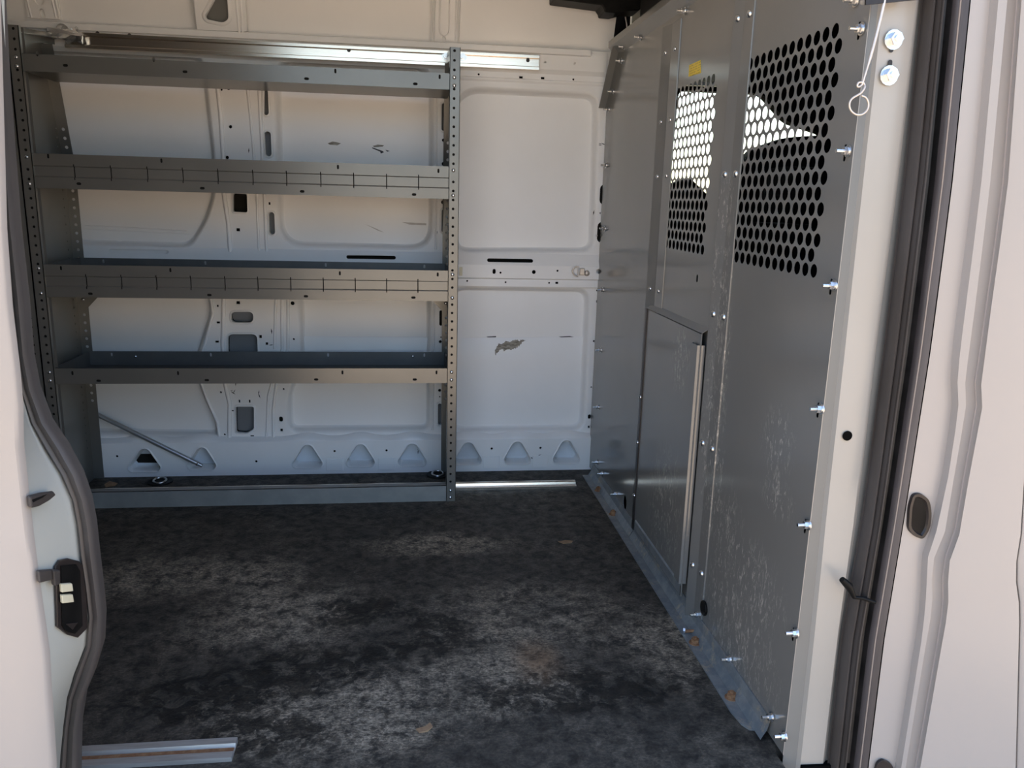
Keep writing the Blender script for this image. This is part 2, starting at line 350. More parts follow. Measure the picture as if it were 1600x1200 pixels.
# half-hidden oval holes along the edge by the partition
for c, h in [((0.7307,1.0818),0.075),((0.7281,0.9416),0.078)]:
    holes.append(slot(c, 0.034, h))
# triangular openings of the sill are cut through the frame too
TRI = [[(-0.9959,0.1075),(-0.9729,0.1072),(-0.9317,0.0354),(-0.942,0.0202),(-1.0391,0.0219),(-1.0471,0.0373)],[(-0.7895,0.1098),(-0.7661,0.1095),(-0.73,0.0399),(-0.7403,0.0246),(-0.8249,0.026),(-0.8334,0.0415)],[(-0.3998,0.1151),(-0.3756,0.1148),(-0.3339,0.0414),(-0.3441,0.0259),(-0.4364,0.0274),(-0.4456,0.0431)],[(-0.2003,0.1152),(-0.1757,0.1149),(-0.1347,0.0436),(-0.1448,0.0279),(-0.2338,0.0293),(-0.2433,0.0452)],[(-0.0025,0.1154),(0.0225,0.1151),(0.0652,0.0432),(0.0551,0.0274),(-0.0353,0.0288),(-0.0452,0.0448)],[(0.2163,0.118),(0.2417,0.1176),(0.2837,0.0452),(0.2737,0.0292),(0.1868,0.0306),(0.1765,0.0468)],[(0.4105,0.1183),(0.4363,0.118),(0.4787,0.0449),(0.4688,0.0289),(0.3831,0.0302),(0.3724,0.0465)],[(0.6077,0.1213),(0.6339,0.121),(0.6781,0.0447),(0.6683,0.0285),(0.5812,0.0298),(0.5701,0.0463)]]
tri_l = [rpoly(t, 0.02, 4) for t in TRI]
FZ = 0.1103
holes = [h for h in holes if min(p[1] for p in h) > FZ + 0.002]      # the sill covers everything lower
MB().plate([(-2.9, FZ), (0.735, FZ), (0.735, 1.585), (-2.9, 1.585)], holes, 0.006, MY(0.0)).build('inner_frame', PAINT, wb)
back = [inset(w_ if area(w_) > 0 else w_[::-1], -0.003) for w_ in [rpoly(q, rr_, 6) for q, rr_ in ((winA, .05), (winD, .05), (winB, .09), (winE, .035), (winC, .09), (winF, .05))]] + LIPS[1:]
for c, wd, h in [((-0.4969,1.3629),0.026,0.1),((-0.4939,1.2232),0.028,0.1),((-0.4916,0.9476),0.026,0.1),((0.1243,1.3374),0.02,0.11),((0.1269,0.9709),0.02,0.1),((0.1171,0.2289),0.02,0.1)]: back.append(slot(c, wd, h))
back += [[p for p in inset(t if area(t) > 0 else t[::-1], -0.016)] for t in tri_l]
MB().plate([(-1.75, -0.0185), (0.73, -0.0185), (0.73, 1.58), (-1.75, 1.58)], back, 0.0008, MY(0.030)).build('shade_backing', HOLE_SHADE, wb)  # dark sheet added behind the holes to paint in their shade
OPENING_SHADE = M('blue_grey_opening_shade', (0.17, 0.18, 0.19), 0.6, scale=8); OPENING_SHADE_PALE = M('pale_opening_shade', (0.62, 0.65, 0.69), 0.6, scale=8)  # plate colours that put shade into slots, cutouts and triangular openings
pb = MB()
for c, wd, h in [((-0.4969,1.3629),0.026,0.1),((-0.4939,1.2232),0.028,0.1),((-0.4916,0.9476),0.026,0.1),((0.1243,1.3374),0.02,0.11),((0.1269,0.9709),0.02,0.1),((0.1171,0.2289),0.02,0.1)]: pb.plate(rect(c, wd + 0.006, h + 0.006), [], 0.0008, MY(0.032))
for l in LIPS[1:]: pb.plate(inset(l if area(l) > 0 else l[::-1], -0.004), [], 0.0008, MY(0.032))
pb.build('shade_lining', OPENING_SHADE, wb)
pb = MB()
for t in tri_l: pb.plate(inset(t if area(t) > 0 else t[::-1], -0.015), [], 0.0008, MY(0.0345))
pb.build('shade_lining', OPENING_SHADE_PALE, wb)
MB().plate([(-1.0321,0.0717),(-0.9577,0.0706),(-0.9472,0.0525),(-0.9484,0.0345),(-1.0302,0.0358),(-1.0364,0.0461)], [], 0.0006, MY(0.0335)).build('opening_shade_plate', HOLE_SHADE, wb)  # flat dark plate paints the shade inside an opening
rg = MB()
for loop, dp, sl_ in RINGS:
    prof = [(-0.010, -0.0002), (-0.003, 0.002), (0.001, 0.010), (0.002 + sl_ * 0.5, dp * 0.6), (0.003 + sl_, dp - 0.003), (0.008 + sl_, dp)]
    rg.grid([[(a, c, b) for a, b in inset(loop, d)] for d, c in prof], True)
rg.build('window_flange', PAINT, wb, smooth=60)
SLR = [slot(c, wd, h) for c, wd, h in [((-0.4969,1.3629),0.02,0.086),((-0.4939,1.2232),0.022,0.086),((-0.4916,0.9476),0.02,0.08),((0.1243,1.3374),0.015,0.095),((0.1269,0.9709),0.015,0.085),((0.1171,0.2289),0.014,0.088)]]
lp = MB()
for l in LIPS + SLR:
    l = l if area(l) > 0 else l[::-1]
    lp.grid([[(a, c, b) for a, b in inset(l, d)] for d, c in ((-0.007, 0.0), (-0.004, -0.004), (0.0, -0.004), (0.001, 0.012))], True)
lp.build('opening_lip', PAINT, wb, smooth=60)
# ---- belt rail between the upper and lower windows
def wz(v, u=820): return None
zb = [0.8558,0.8126,0.7666,0.7594,0.7326]
bx0, bx1 = -2.9, 0.745
holes1 = [circ(c, r) for c, r in [((0.3415,0.7847),0.004),((0.4684,0.789),0.0075),((0.5593,0.7952),0.004),((0.7185,0.7952),0.009)]] + [slot((0.3172,0.7891), 0.012, 0.019)]
holes1 += [circ((x, 0.5 * (zb[1] + zb[2])), 0.006) for x in (-0.95, -0.72, -0.4, -0.15)]
MB().plate([(bx0, zb[2]), (bx1, zb[2]), (bx1, zb[1]), (bx0, zb[1])], holes1, 0.002, MY(-0.022)).build('belt_rail', PAINT, wb)
holes2 = [circ(c, .0035) for c in [(0.2168,0.7511),(0.3626,0.7483),(0.5299,0.7481)]] + [rect((0.5597,0.7485), .011, .008)]
MB().plate([(bx0, zb[4]), (bx1, zb[4]), (bx1, zb[3]), (bx0, zb[3])], holes2, 0.002, MY(-0.014)).build('belt_rail', PAINT, wb)
sp = MB()
def strip(prof, x0=bx0, x1=bx1): sp.grid([[(x0, y, z), (x1, y, z)] for y, z in prof])
strip([(-0.022, zb[2]), (-0.022, zb[2] - 0.002), (-0.014, zb[3]), (-0.013, zb[3])]); strip([(-0.014, zb[4]), (-0.012, zb[4] - 0.003), (0.001, zb[4] - 0.004)])
sp.build('belt_rail_fold', PAINT, wb)
hs = [slot(c, wd, 0.013) for c, wd in [((0.3781,0.83),0.175),((-0.1389,0.833),0.18),((-0.9546,0.8391),0.2)]]
def slope_map(a, b, c):
    t = (b - zb[1]) / (zb[0] - zb[1]); return (a, -0.022 * (1 - t) - 0.0005 + c, b)
MB().plate([(bx0, zb[1]), (bx1, zb[1]), (bx1, zb[0]), (bx0, zb[0])], hs, 0.002, slope_map).build('belt_rail_slope', PAINT, wb)
# recess seen through the long slots
for c, wd in [((0.3781,0.83),0.18),((-0.1389,0.833),0.185)]:
    pass
# ---- upper beam (under the roof) with a lip
zu = [1.5032,1.514,1.5613,1.5741]
hu = [circ(c, 0.0042) for c in [(0.4871,1.5386),(0.5948,1.5392)]]
MB().plate([(-2.9, zu[1]), (0.712, zu[1]), (0.712, zu[2] + 0.012), (-2.9, zu[2] + 0.012)], hu, 0.002, MY(-0.012)).build('upper_beam', PAINT, wb)
MB().grid([[(-2.9, y, z), (0.712, y, z)] for y, z in ((0.0, zu[0] - 0.004), (-0.012, zu[1]))]).grid([[(-2.9, y, z), (0.65, y, z)] for y, z in ((-0.012, 1.563), (-0.022, 1.566), (-0.022, 1.584), (-0.012, 1.588), (0.04, 1.590))]).build('upper_beam_lip', PAINT, wb)
MB().grid([[(-2.9, y, z), (0.712, y, z)] for y, z in [(0.0,1.4809),(-0.004,1.4765),(-0.004,1.4722),(0.0,1.4656)]]).build('window_bead', PAINT, wb)
# ---- sill with triangular openings
zs1 = 0.1582
sh = []
sr = MB()
for t in tri_l:
    t = t if area(t) > 0 else t[::-1]
    sh.append(inset(t, -0.006))
    sr.grid([[(a, c, b) for a, b in inset(t, d)] for d, c in ((-0.008, -0.0272), (-0.003, -0.0290), (0.0, -0.024), (0.002, -0.006), (0.004, 0.040))], True)
sr.build('sill_opening_flange', PAINT, wb, smooth=60)
sh += [circ(c, 0.0045) for c in [(-1.0828,0.0824),(-0.5809,0.0545),(-0.2871,0.0915),(-0.0891,0.0914),(0.3218,0.0937),(0.5168,0.0938)]]
MB().plate([(-2.9, 0.0), (0.73, 0.0), (0.73, zs1 - 0.026), (-2.9, zs1 - 0.026)], [h for h in sh], 0.002, MY(-0.027)).build('sill', PAINT, wb)
ssl = MB(); xs_ = []
cx = [-0.9846,-0.7783,-0.3883,-0.1883,0.01,0.2294,0.4243,0.6224]
row0, row1, row2 = [], [], []
for i in range(260):
    x = -2.9 + i * (0.73 + 2.9) / 259
    b = max([math.exp(-((x - c) / 0.055) ** 2) for c in cx])
    row0.append((x, -0.0272, zs1 - 0.027)); row1.append((x, -0.023 + 0.006 * (1 - b), zs1 - 0.020 + 0.010 * b)); row2.append((x, 0.0005, zs1 - 0.012 + 0.014 * b))
ssl.grid([row0, row1, row2]).build('sill_shoulder', PAINT, wb, smooth=60)
pad = MB()
for u in [(-0.2875,0.0708),(-0.0893,0.0679),(0.3224,0.0618),(0.518,0.059)]:
    pad.box(u[0] - 0.032, u[0] + 0.032, -0.0295, -0.026, 0.012, 0.062)
pad.build('sill_pad', PAINT, wb, bevel=0.002)
# beads and folded edges of the wall pillar
bd = MB()
for pts, r in (([(-0.6607,1.4818),(-0.6505,1.3143),(-0.6493,1.1723),(-0.6538,1.0447),(-0.6437,0.9419),(-0.6424,0.835)], .006), ([(-0.6715,0.7071),(-0.6797,0.5939),(-0.687,0.4981),(-0.6854,0.3519),(-0.6732,0.2725),(-0.6843,0.1008),(-0.6923,0.0367)], .006), ([(-0.5597,1.4551),(-0.5509,1.3181),(-0.5443,1.1735),(-0.5408,1.0522),(-0.5415,0.8299)], .0035), ([(-0.5169,1.4507),(-0.5157,1.1744),(-0.5141,1.0529),(-0.5142,0.835)], .0045), ([(-0.4998,1.4473),(-0.5096,1.266),(-0.5067,1.1791)], .003), ([(-0.4854,0.7),(-0.494,0.5953),(-0.5006,0.4866)], .004), ([(-0.467,0.7003),(-0.4726,0.4867),(-0.5016,0.4009),(-0.5313,0.3017),(-0.5468,0.099)], .004), ([(-0.444,0.7005),(-0.4516,0.4868),(-0.4955,0.3762),(-0.5145,0.2514),(-0.5203,0.0417)], .0045), ([(-0.7197,0.6902),(-0.7147,0.6173),(-0.7505,0.5051),(-0.7858,0.4083),(-0.7535,0.2903),(-0.7212,0.2027),(-0.7142,0.0705)], .004), ([(0.1009,1.4303),(0.099,0.8648)], .003), ([(0.095,0.6974),(0.0899,0.1641)], .003), ([(-0.6774,0.144),(-0.5239,0.132)], .0025), ([(-0.6789,0.0674),(-0.5816,0.0659),(-0.5673,0.0087)], .0025)):
    bd.tube([(a, 0.0, b) for a, b in pts], r * 1.35, 8)
bd.build('pressed_bead', PAINT, wb, smooth=60)
# skin crease and fold lines
cr = MB()
for pts in ([(0.1988,0.5194),(0.6942,0.5294)], [(-0.4087,0.5239),(0.0798,0.5238)]):
    (xa, za), (xb, zb_) = pts
    cr.grid([[(xa, 0.0398, za + 0.004), (xb, 0.0398, zb_ + 0.004)], [(xa, 0.0375, za), (xb, 0.0375, zb_)], [(xa, 0.0398, za - 0.10), (xb, 0.0398, zb_ - 0.10)]])
cr.build('skin_crease', SKIN, wb, smooth=60)
st = MB()
for pts in ([(-1.1476,0.925),(-0.7986,0.9122)], [(-1.1488,0.9115),(-0.7904,0.901)], [(0.189,0.7186),(0.6209,0.7216)], [(0.2228,1.4401),(0.6991,1.4376)], [(-1.1401,0.153),(-0.7565,0.1438)], [(-0.4569,0.1482),(0.0632,0.1506)]):
    st.tube([(a, 0.040, b) for a, b in pts], 0.0022, 6)
for c in [(-1.0325,0.8756),(-0.8116,0.8823)]: st.tube([(c[0], 0.041, c[1]), (c[0], 0.0385, c[1])], 0.008, 10)
st.build('stiffener_bead', SKIN, wb, smooth=60)
# ---- worn patches on the wall
def patch(name, pts, mat, y):
    MB().plate(pts, [], 0.0006, MY(y)).build(name, mat, wb)
sc = [(0.3328,0.4615),(0.3349,0.4794),(0.3471,0.4999),(0.3696,0.5101),(0.3923,0.5128),(0.4074,0.5179),(0.4252,0.5155),(0.4429,0.5181),(0.4531,0.5156),(0.4382,0.5053),(0.4308,0.4951),(0.416,0.4822),(0.4008,0.4796),(0.388,0.4821),(0.373,0.4744),(0.3551,0.4795),(0.3452,0.4718),(0.3379,0.459)]
jag = []
for i in range(len(sc)):
    a, b = sc[i], sc[(i + 1) % len(sc)]
    for k in range(4):
        t = k / 4; jag.append((a[0] + (b[0] - a[0]) * t + random.uniform(-.0015, .0015), a[1] + (b[1] - a[1]) * t + random.uniform(-.005, .005)))
patch('scrape_mark', jag, SCRAPE, 0.0375)
for i, q in enumerate(([(-0.291,1.2348),(-0.2727,1.2421),(-0.2433,1.2364),(-0.2571,1.2292),(-0.2843,1.2305)], [(-0.1313,1.2313),(-0.1129,1.2364),(-0.0898,1.2349),(-0.0945,1.2303),(-0.1245,1.227)])):
    patch('scuff_mark', q, SCRAPE, 0.0385)
for k_, q in enumerate(([(-0.1337,1.2267),(-0.0946,1.2146),(-0.0901,1.2102),(-0.1017,1.2053),(-0.1039,1.212),(-0.1314,1.2223)], [(-0.0854,1.2194),(-0.0692,1.2154),(-0.0785,1.2128)], [(0.2986,0.5301),(0.3363,0.5328),(0.3364,0.5278),(0.3037,0.5276)], [(0.5855,0.5316),(0.6291,0.5344),(0.65,0.5293),(0.6037,0.5265)], [(-0.163,0.9515),(-0.128,0.9383),(-0.0928,0.9226),(-0.1116,0.9269),(-0.1374,0.9392)], [(-0.0263,0.9616),(0.064,0.959),(0.064,0.9519),(0.0021,0.9529)], [(-0.1525,0.5104),(-0.1257,0.5255),(-0.1209,0.523),(-0.1453,0.508)])):
    patch('scuff_mark', q, DARKLINE if k_ < 4 else FAINT, 0.0385)
sf = MB()
for _ in range(26):
    c = random.choice([(-0.567,1.2055),(-0.5634,1.1882),(-0.6619,0.5845),(-0.5075,0.5472),(-0.5117,0.4987),(-0.5568,0.3118),(-0.6637,0.3221),(-0.5643,0.3018),(-0.6481,0.3567),(-0.6673,0.2524),(-0.5176,0.3514),(0.7112,1.2643),(0.7017,1.0197),(0.7104,1.0436),(0.1106,0.9238),(-0.2638,0.1212),(-0.0895,0.106),(0.025,0.0913),(0.3296,0.0606),(0.485,0.0529),(0.6956,0.039),(0.5105,0.0687)])
    y = -0.0278 if c[1] < 0.10 else -0.0008
    a = random.uniform(0, 3.1); l = random.uniform(.004, .012)
    x, z = c[0] + random.uniform(-.01, .01), c[1] + random.uniform(-.008, .008)
    dx, dz = l * math.cos(a), l * math.sin(a)
    sf.slab([(x - dx, y, z - dz), (x + dz * .2, y, z - dx * .2), (x + dx, y, z + dz), (x - dz * .2, y, z + dx * .2)], (0, 0.0006, 0))
sf.build('paint_chips', DARKLINE, wb)['kind'] = 'stuff'
# ---- upper wall panel curving in to the roof, with its roof ribs
def yu(z): d = max(0.0, z - 1.585); return 0.032 - 0.30 * d - 0.55 * d * d
zz = [1.575, 1.60, 1.64, 1.68, 1.72, 1.76, 1.80, 1.85, 1.90, 1.94]
up = MB().grid([[(x, yu(z), z) for x in (-3.0, 0.74)] for z in zz]).build('upper_panel', SKIN, wb, smooth=60)
def UM(off): return lambda a, b, c: (a, yu(b) - off + c, b)
def rib(u0, u1, tri=None, slotc=None):
    pass
r1 = [(-0.7095,1.5861),(-0.7068,1.7722),(-0.5277,1.7826),(-0.541,1.6758),(-0.545,1.5882)]
t1 = rpoly([(-0.6778,1.6282),(-0.6507,1.6639),(-0.6282,1.6952),(-0.5988,1.6968),(-0.6026,1.6219),(-0.6221,1.6108),(-0.6721,1.6184)], 0.012, 4)
def dense(p, n=6): 
    out = []
    for i in range(len(p)):
        a, b = p[i], p[(i + 1) % len(p)]
        out += [(a[0] + (b[0] - a[0]) * k / n, a[1] + (b[1] - a[1]) * k / n) for k in range(n)]
    return out
MB().plate(dense(r1), [t1], 0.012, UM(0.050)).build('roof_rib', PAINT, wb)
t1c = t1 if area(t1) > 0 else t1[::-1]
MB().grid([[(a, yu(b) - o, b) for a, b in inset(t1c, d)] for d, o in ((-0.012, 0.050), (-0.009, 0.054), (-0.002, 0.054), (0.0, 0.036))], True).build('opening_lip', PAINT, wb, smooth=60)
MB().plate(inset(t1c, -0.012), [], 0.001, UM(0.016)).build('rib_shade_plate', GREY, wb)  # grey plate paints the shade seen through the rib opening
MB().tube([(a, yu(b) - 0.050, b) for a, b in [(-0.5708,1.5807),(-0.5708,1.6701),(-0.5648,1.7506)]], 0.004, 6).tube([(a, yu(b) - 0.050, b) for a, b in [(-0.5602,1.5813),(-0.556,1.6709),(-0.5501,1.7514)]], 0.004, 6).build('pressed_bead', PAINT, wb, smooth=60)
r2 = [(0.0753,1.5832),(0.0746,1.8174),(0.1765,1.8233),(0.177,1.5817)]
MB().plate(dense(r2), [slot((0.1248,1.6004), .013, .020)], 0.010, UM(0.012)).build('roof_rib', PAINT, wb)
b2 = MB()
for pts in ([(0.0798,1.5876),(0.0813,1.7872)], [(0.0888,1.5881),(0.0902,1.7877)], [(0.1655,1.5918),(0.1657,1.792)], [(0.1746,1.5922),(0.1746,1.7925)]):
    b2.tube([(a, yu(b) - 0.012, b) for a, b in pts], 0.0032, 6)
sl2 = slot((0.125,1.7279), 0.034, 0.23, 8)
b2.tube([(a, yu(b) - 0.0125, b) for a, b in sl2 + sl2[:1]], 0.0028, 6)
b2.build('pressed_bead', PAINT, wb, smooth=60)
r0 = [(-1.258,1.6022),(-1.2516,1.7407),(-1.1407,1.7471),(-1.1544,1.6016)]
MB().plate(dense(r0), [slot((-1.2089,1.6165), .016, .028), circ((-1.209,1.6558), .016)], 0.010, UM(0.012)).build('roof_rib', PAINT, wb)
b3 = MB()
for pts in ([(-1.246,1.6028),(-1.2467,1.712)], [(-1.1681,1.6048),(-1.1674,1.7165)], [(-1.1581,1.6054),(-1.1574,1.7171)]):
    b3.tube([(a, yu(b) - 0.012, b) for a, b in pts], 0.0035, 6)
b3.build('pressed_bead', PAINT, wb, smooth=60)
MB().tube([(a, yu(b) - 0.001, b) for a, b in [(0.7629,1.7198),(0.7733,1.7032),(0.7817,1.6821),(0.788,1.6566)]], 0.0022, 6).build('seam_line', SEALER, wb)
# ---- ceiling, rear wall, near side wall around the door opening
MB().box(-3.0, 2.7, -1.80, 0.06, 1.93, 1.96).build('ceiling', PAINT)['kind'] = 'structure'
MB().box(-3.06, -3.0, -1.80, 0.06, -0.30, 1.96).build('wall_left', PAINT)['kind'] = 'structure'
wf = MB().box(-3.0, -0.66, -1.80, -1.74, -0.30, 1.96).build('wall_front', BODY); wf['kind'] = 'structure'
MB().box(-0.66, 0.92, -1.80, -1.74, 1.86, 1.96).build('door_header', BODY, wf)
# ================================================================ CAB (behind the partition)
wr = MB().box(2.55, 2.60, -1.80, 0.06, -0.30, 1.96).build('wall_right', CAB); wr['kind'] = 'structure'  # unseen cab front, closed without a windscreen to keep the cab dark
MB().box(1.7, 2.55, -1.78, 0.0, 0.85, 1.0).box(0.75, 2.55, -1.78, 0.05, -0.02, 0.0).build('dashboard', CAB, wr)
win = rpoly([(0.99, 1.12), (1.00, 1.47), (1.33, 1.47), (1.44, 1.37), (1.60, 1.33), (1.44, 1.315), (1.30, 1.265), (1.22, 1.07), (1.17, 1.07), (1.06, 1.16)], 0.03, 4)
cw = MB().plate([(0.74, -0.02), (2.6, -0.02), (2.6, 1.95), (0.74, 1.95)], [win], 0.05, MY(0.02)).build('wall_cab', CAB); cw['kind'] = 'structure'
w1 = MB().plate(inset(win if area(win) > 0 else win[::-1], -0.01), [], 0.004, MY(0.045)).build('window_1', GLASS); w1['kind'] = 'structure'
MB().plate([(0.80, 1.475), (1.15, 1.505), (1.24, 1.52), (1.24, 1.75), (0.80, 1.75)], [], 0.02, MY(0.0)).build('headliner', LINER, cw)
MB().tube([(0.95, -0.02, 1.485), (1.25, -0.03, 1.49)], 0.008, 8).build('grab_handle', M('grab_grey', (0.5, 0.5, 0.5), 0.5), cw)
# seat behind the perforations
seat = thing('driver_seat', 'dark driver seat glimpsed through the left perforated panel', 'seat', (1.35, -0.45, 0.0))
MB().plate(rpoly([(-0.70, 0.35), (-0.20, 0.35), (-0.22, 1.00), (-0.68, 1.00)], 0.08, 4), [], 0.12, lambda a, b, c: (1.20 + c + (1 - b) * 0.18, a, b)).build('backrest', CAB, seat, bevel=0.02)
MB().plate(rpoly([(-0.58, 1.02), (-0.32, 1.02), (-0.33, 1.18), (-0.57, 1.18)], 0.05, 4), [], 0.09, MX(1.21)).build('headrest', CAB, seat, bevel=0.02)
MB().box(1.30, 1.75, -0.70, -0.20, 0.001, 0.42).build('seat_base', CAB, seat, bevel=0.03)
# ================================================================ CARGO PARTITION
px = 0.72
part = thing('cargo_partition', 'grey painted steel cargo partition with two perforated windows, right of the shelves', 'partition', (0.72, -0.9, 0.0))
TOPZ = 1.585
far = [(-0.63, 0.012), (-0.63, TOPZ), (-0.160, TOPZ), (-0.05, 1.43), (-0.012, 1.40), (-0.012, 0.012)]
MB().plate(far, [slot((-0.5606,0.067), .045, .05)], 0.003, MX(px)).build('wing_panel', PART, part)
def hexgrid(y0, y1, z0, z1, n, rows, r, first):
    out = []; p = (y1 - y0) / (n - 1)
    for k in range(rows):
        z = z0 + (z1 - z0) * k / (rows - 1); off = 0.0 if k % 2 == 0 else first
        out += [circ((y0 + i * p + off * p, z), r, 14) for i in range(n)]
    return out
hl = hexgrid(-0.755, -1.105, 0.944, 1.345, 12, 16, 0.0124, -0.5)
hr = hexgrid(-1.319, -1.669, 0.9415, 1.346, 12, 16, 0.0124, -0.5)
hr += [slot(c, wd, h) for c, wd, h in [((-1.7302,1.142),0.008,0.028),((-1.7343,0.92),0.008,0.028),((-1.739,0.7014),0.008,0.028),((-1.7409,0.4819),0.008,0.028),((-1.7421,0.263),0.008,0.028),((-1.7304,1.3316),0.008,0.028)]]
hl += [slot((-1.0831,0.8713), .012, .020)]
hr += [circ((-1.2576,0.0899), .016, 12, .024)]
MB().plate([(-1.19, 0.012), (-0.63, 0.012), (-0.63, 1.60), (-1.19, 1.60)], hl, 0.0008, MX(px)).build('perforated_panel', PART, part)
MB().plate([(-1.757, 0.012), (-1.19, 0.012), (-1.19, 1.60), (-1.757, 1.60)], hr, 0.0008, MX(px)).build('perforated_panel', PART, part)
MB().box(px - 0.0006, px + 0.0006, -1.7578, -1.757, 0.012, 1.60).build('edge_fold', M('edge_highlight', (0.35, 0.33, 0.30), 0.4, 0.3), part)  # lighter strip paints the highlight along the panel edge
# uprights: folded cover strips
def upright(ya, yb, yc, z0, z1):
    mb = MB(); prof = [(px, ya + 0.004), (px - 0.014, ya), (px - 0.0138, ya - 0.003), (px - 0.005, yb), (px - 0.004, yb - 0.004), (px - 0.003, yc), (px, yc)]
    mb.grid([[(x, y, z) for x, y in prof] for z in (z0, z1)]); k = len(prof)
    mb.f += [tuple(range(k)), tuple(range(k, 2 * k))]
    return mb.build('upright', PART, part, bevel=0.0015)
a1 = [-0.696,-0.7529,-0.8219]
a2 = [-1.2197,-1.2526,-1.3043]
u1 = upright(a1[0], a1[1], a1[2], 0.742, 1.535)
u2 = upright(a2[0], a2[1], a2[2], 0.012, 1.60)
def axl(x): return None
for z in [1.4626,1.2789,1.1289,0.806]:
    inst('bolt', RIVET, (px - 0.0095, 0.5 * (a1[0] + a1[1]), z), part, (0, 0, -1.4))
    inst('bolt', RIVET, (px - 0.0035, a1[1] - 0.036, z), part, ROTX)
for z in [1.4488,1.1209,0.8026,0.4856,0.1632]:
    inst('bolt', CAPB, (px - 0.0095, 0.5 * (a2[0] + a2[1]), z), part, (0, 0, -1.4))
    inst('bolt', CAPB, (px - 0.0035, a2[1] - 0.032, z), part, ROTX)
# stepped-out lower box of the middle panel
bx = 0.700
q = [(-0.7335,0.748),(-1.1964,0.7511),(-1.1952,0.1484),(-0.716,0.0566)]
yA, yB = q[0][0], q[1][0]; zt = 0.5 * (q[0][1] + q[1][1])
low = MB().plate([(yB, 0.055), (yA, 0.055), (yA, zt), (yB, zt)], [], 0.003, MX(bx)).build('lower_box_panel', PART, part)
MB().slab([(bx, yA, zt), (bx, yB, zt), (px, yB, zt + 0.012), (px, yA, zt + 0.012)], (0, 0, -0.002)).build('box_ledge', PART, low)
MB().box(bx, px, yA - 0.002, yA, 0.055, zt).build('box_side', PART, low)
MB().box(0.697, 0.6999, yA - 0.017, yA + 0.001, 0.05, zt).build('edge_channel', DKPLA, low)
MB().grid([[(bx, yB + 0.045, z), (bx - 0.006, yB + 0.042, z), (bx - 0.006, yB + 0.004, z), (bx + 0.012, yB, z)] for z in (0.09, zt - 0.03)]).build('box_lip', PART, low)
MB().grid([[(bx - 0.003, y, 0.06), (bx - 0.003, y, 0.085), (bx, y, 0.09)] for y in (yA - 0.03, yB)]).build('box_foot', FLANGE, low)
# loose dark gap beside the box
for p in [(-0.6966,0.4784),(-0.6993,0.3346),(-0.7079,0.1616)]: inst('bolt', RIVET, (0.6968, yA - 0.008, p[1]), part, ROTX)
# top and corner angles
MB().grid([[(0.722, y, 1.55), (0.716, y, 1.556), (0.690, y, 1.578), (0.690, y, 1.598), (0.735, y, 1.602)] for y in (-0.12, -1.757)]).build('top_angle', PART, part)
ang = [(-0.170, 1.572), (-0.050, 1.435), (-0.008, 1.39)]
MB().grid([[(px - 0.001, y - 0.028, z - 0.02), (px - 0.004, y - 0.004, z), (px - 0.028, y - 0.002, z), (px - 0.028, y + 0.002, z)] for y, z in ang]).build('corner_angle', PART, part)
# bolts around the rim
for y, z in [(-0.4339,1.557),(-0.8448,1.5466),(-0.2409,1.562),(-0.2077,1.5229),(-0.1119,1.4357),(-0.0581,1.3809),(-0.0619,1.1862),(-0.0919,0.959),(-0.1109,0.7343),(-0.1292,0.5094),(-0.1352,0.2888),(-0.1603,0.076),(-0.2486,0.0602),(-0.4523,0.0559)]:
    inst('bolt', HEX, (px - 0.001, min(y, -0.03), z), part, ROTX)
for y, z in [(-1.7411,1.3323),(-1.7132,1.3801),(-1.743,1.1443),(-1.7476,0.9236),(-1.7525,0.7073),(-1.7547,0.4903),(-1.7561,0.274),(-1.7578,0.0547),(-1.2797,0.0489),(-1.4867,0.0519),(-1.7008,0.0563)]:
    inst('bolt', HEX, (px - 0.001, y, z), part, ROTX)
gy, gz = (-1.3171,0.0868)
MB().tube([(px - 0.001, gy, gz), (px - 0.007, gy, gz)], 0.019, 16).build('grommet', BLACK, part, bevel=0.002)
# floor angle: two lengths, the nearer one ends in a rounded tongue
def angle(y0, y1, rnd_end, xo):
    out = [(xo, y0), (0.716, y0), (0.716, y1)]
    if rnd_end: out += [(0.705, y1 - 0.012), (0.692, y1 - 0.010), (0.682, y1 + 0.008), (xo, y1 + 0.05)]
    else: out += [(xo, y1)]
    o = MB().plate(out, [], 0.003, MZ(0.0035)).build('floor_angle', FLANGE, part)
    MB().grid([[(0.700, y, 0.0040), (0.701, y, 0.0065), (0.712, y, 0.026), (0.717, y, 0.048), (0.7195, y, 0.048)] for y in (y0, y1 - (0.045 if rnd_end else 0))]).build('floor_angle_lip', FLANGE, part)
angle(-0.10, -0.70, False, 0.676); angle(-0.703, -1.655, True, 0.676)
for u in [(0.6934,-1.3354),(0.6963,-1.558),(0.6986,-0.277),(0.6962,-0.5094)]:
    inst('bolt', RHEX, (u[0], u[1], 0.0036), part, (-math.pi / 2, 0, 0))
MB().plate([(-1.04, 1.395), (-1.093, 1.395), (-1.093, 1.450), (-1.04, 1.450)] if False else [(-0.91,1.3748),(-1.0002,1.3714),(-0.9909,1.4027),(-0.9086,1.4031)], [], 0.0006, MX(px - 0.0008)).build('warning_sticker', STICK, part)['label'] = 'small yellow warning sticker with fine black print'
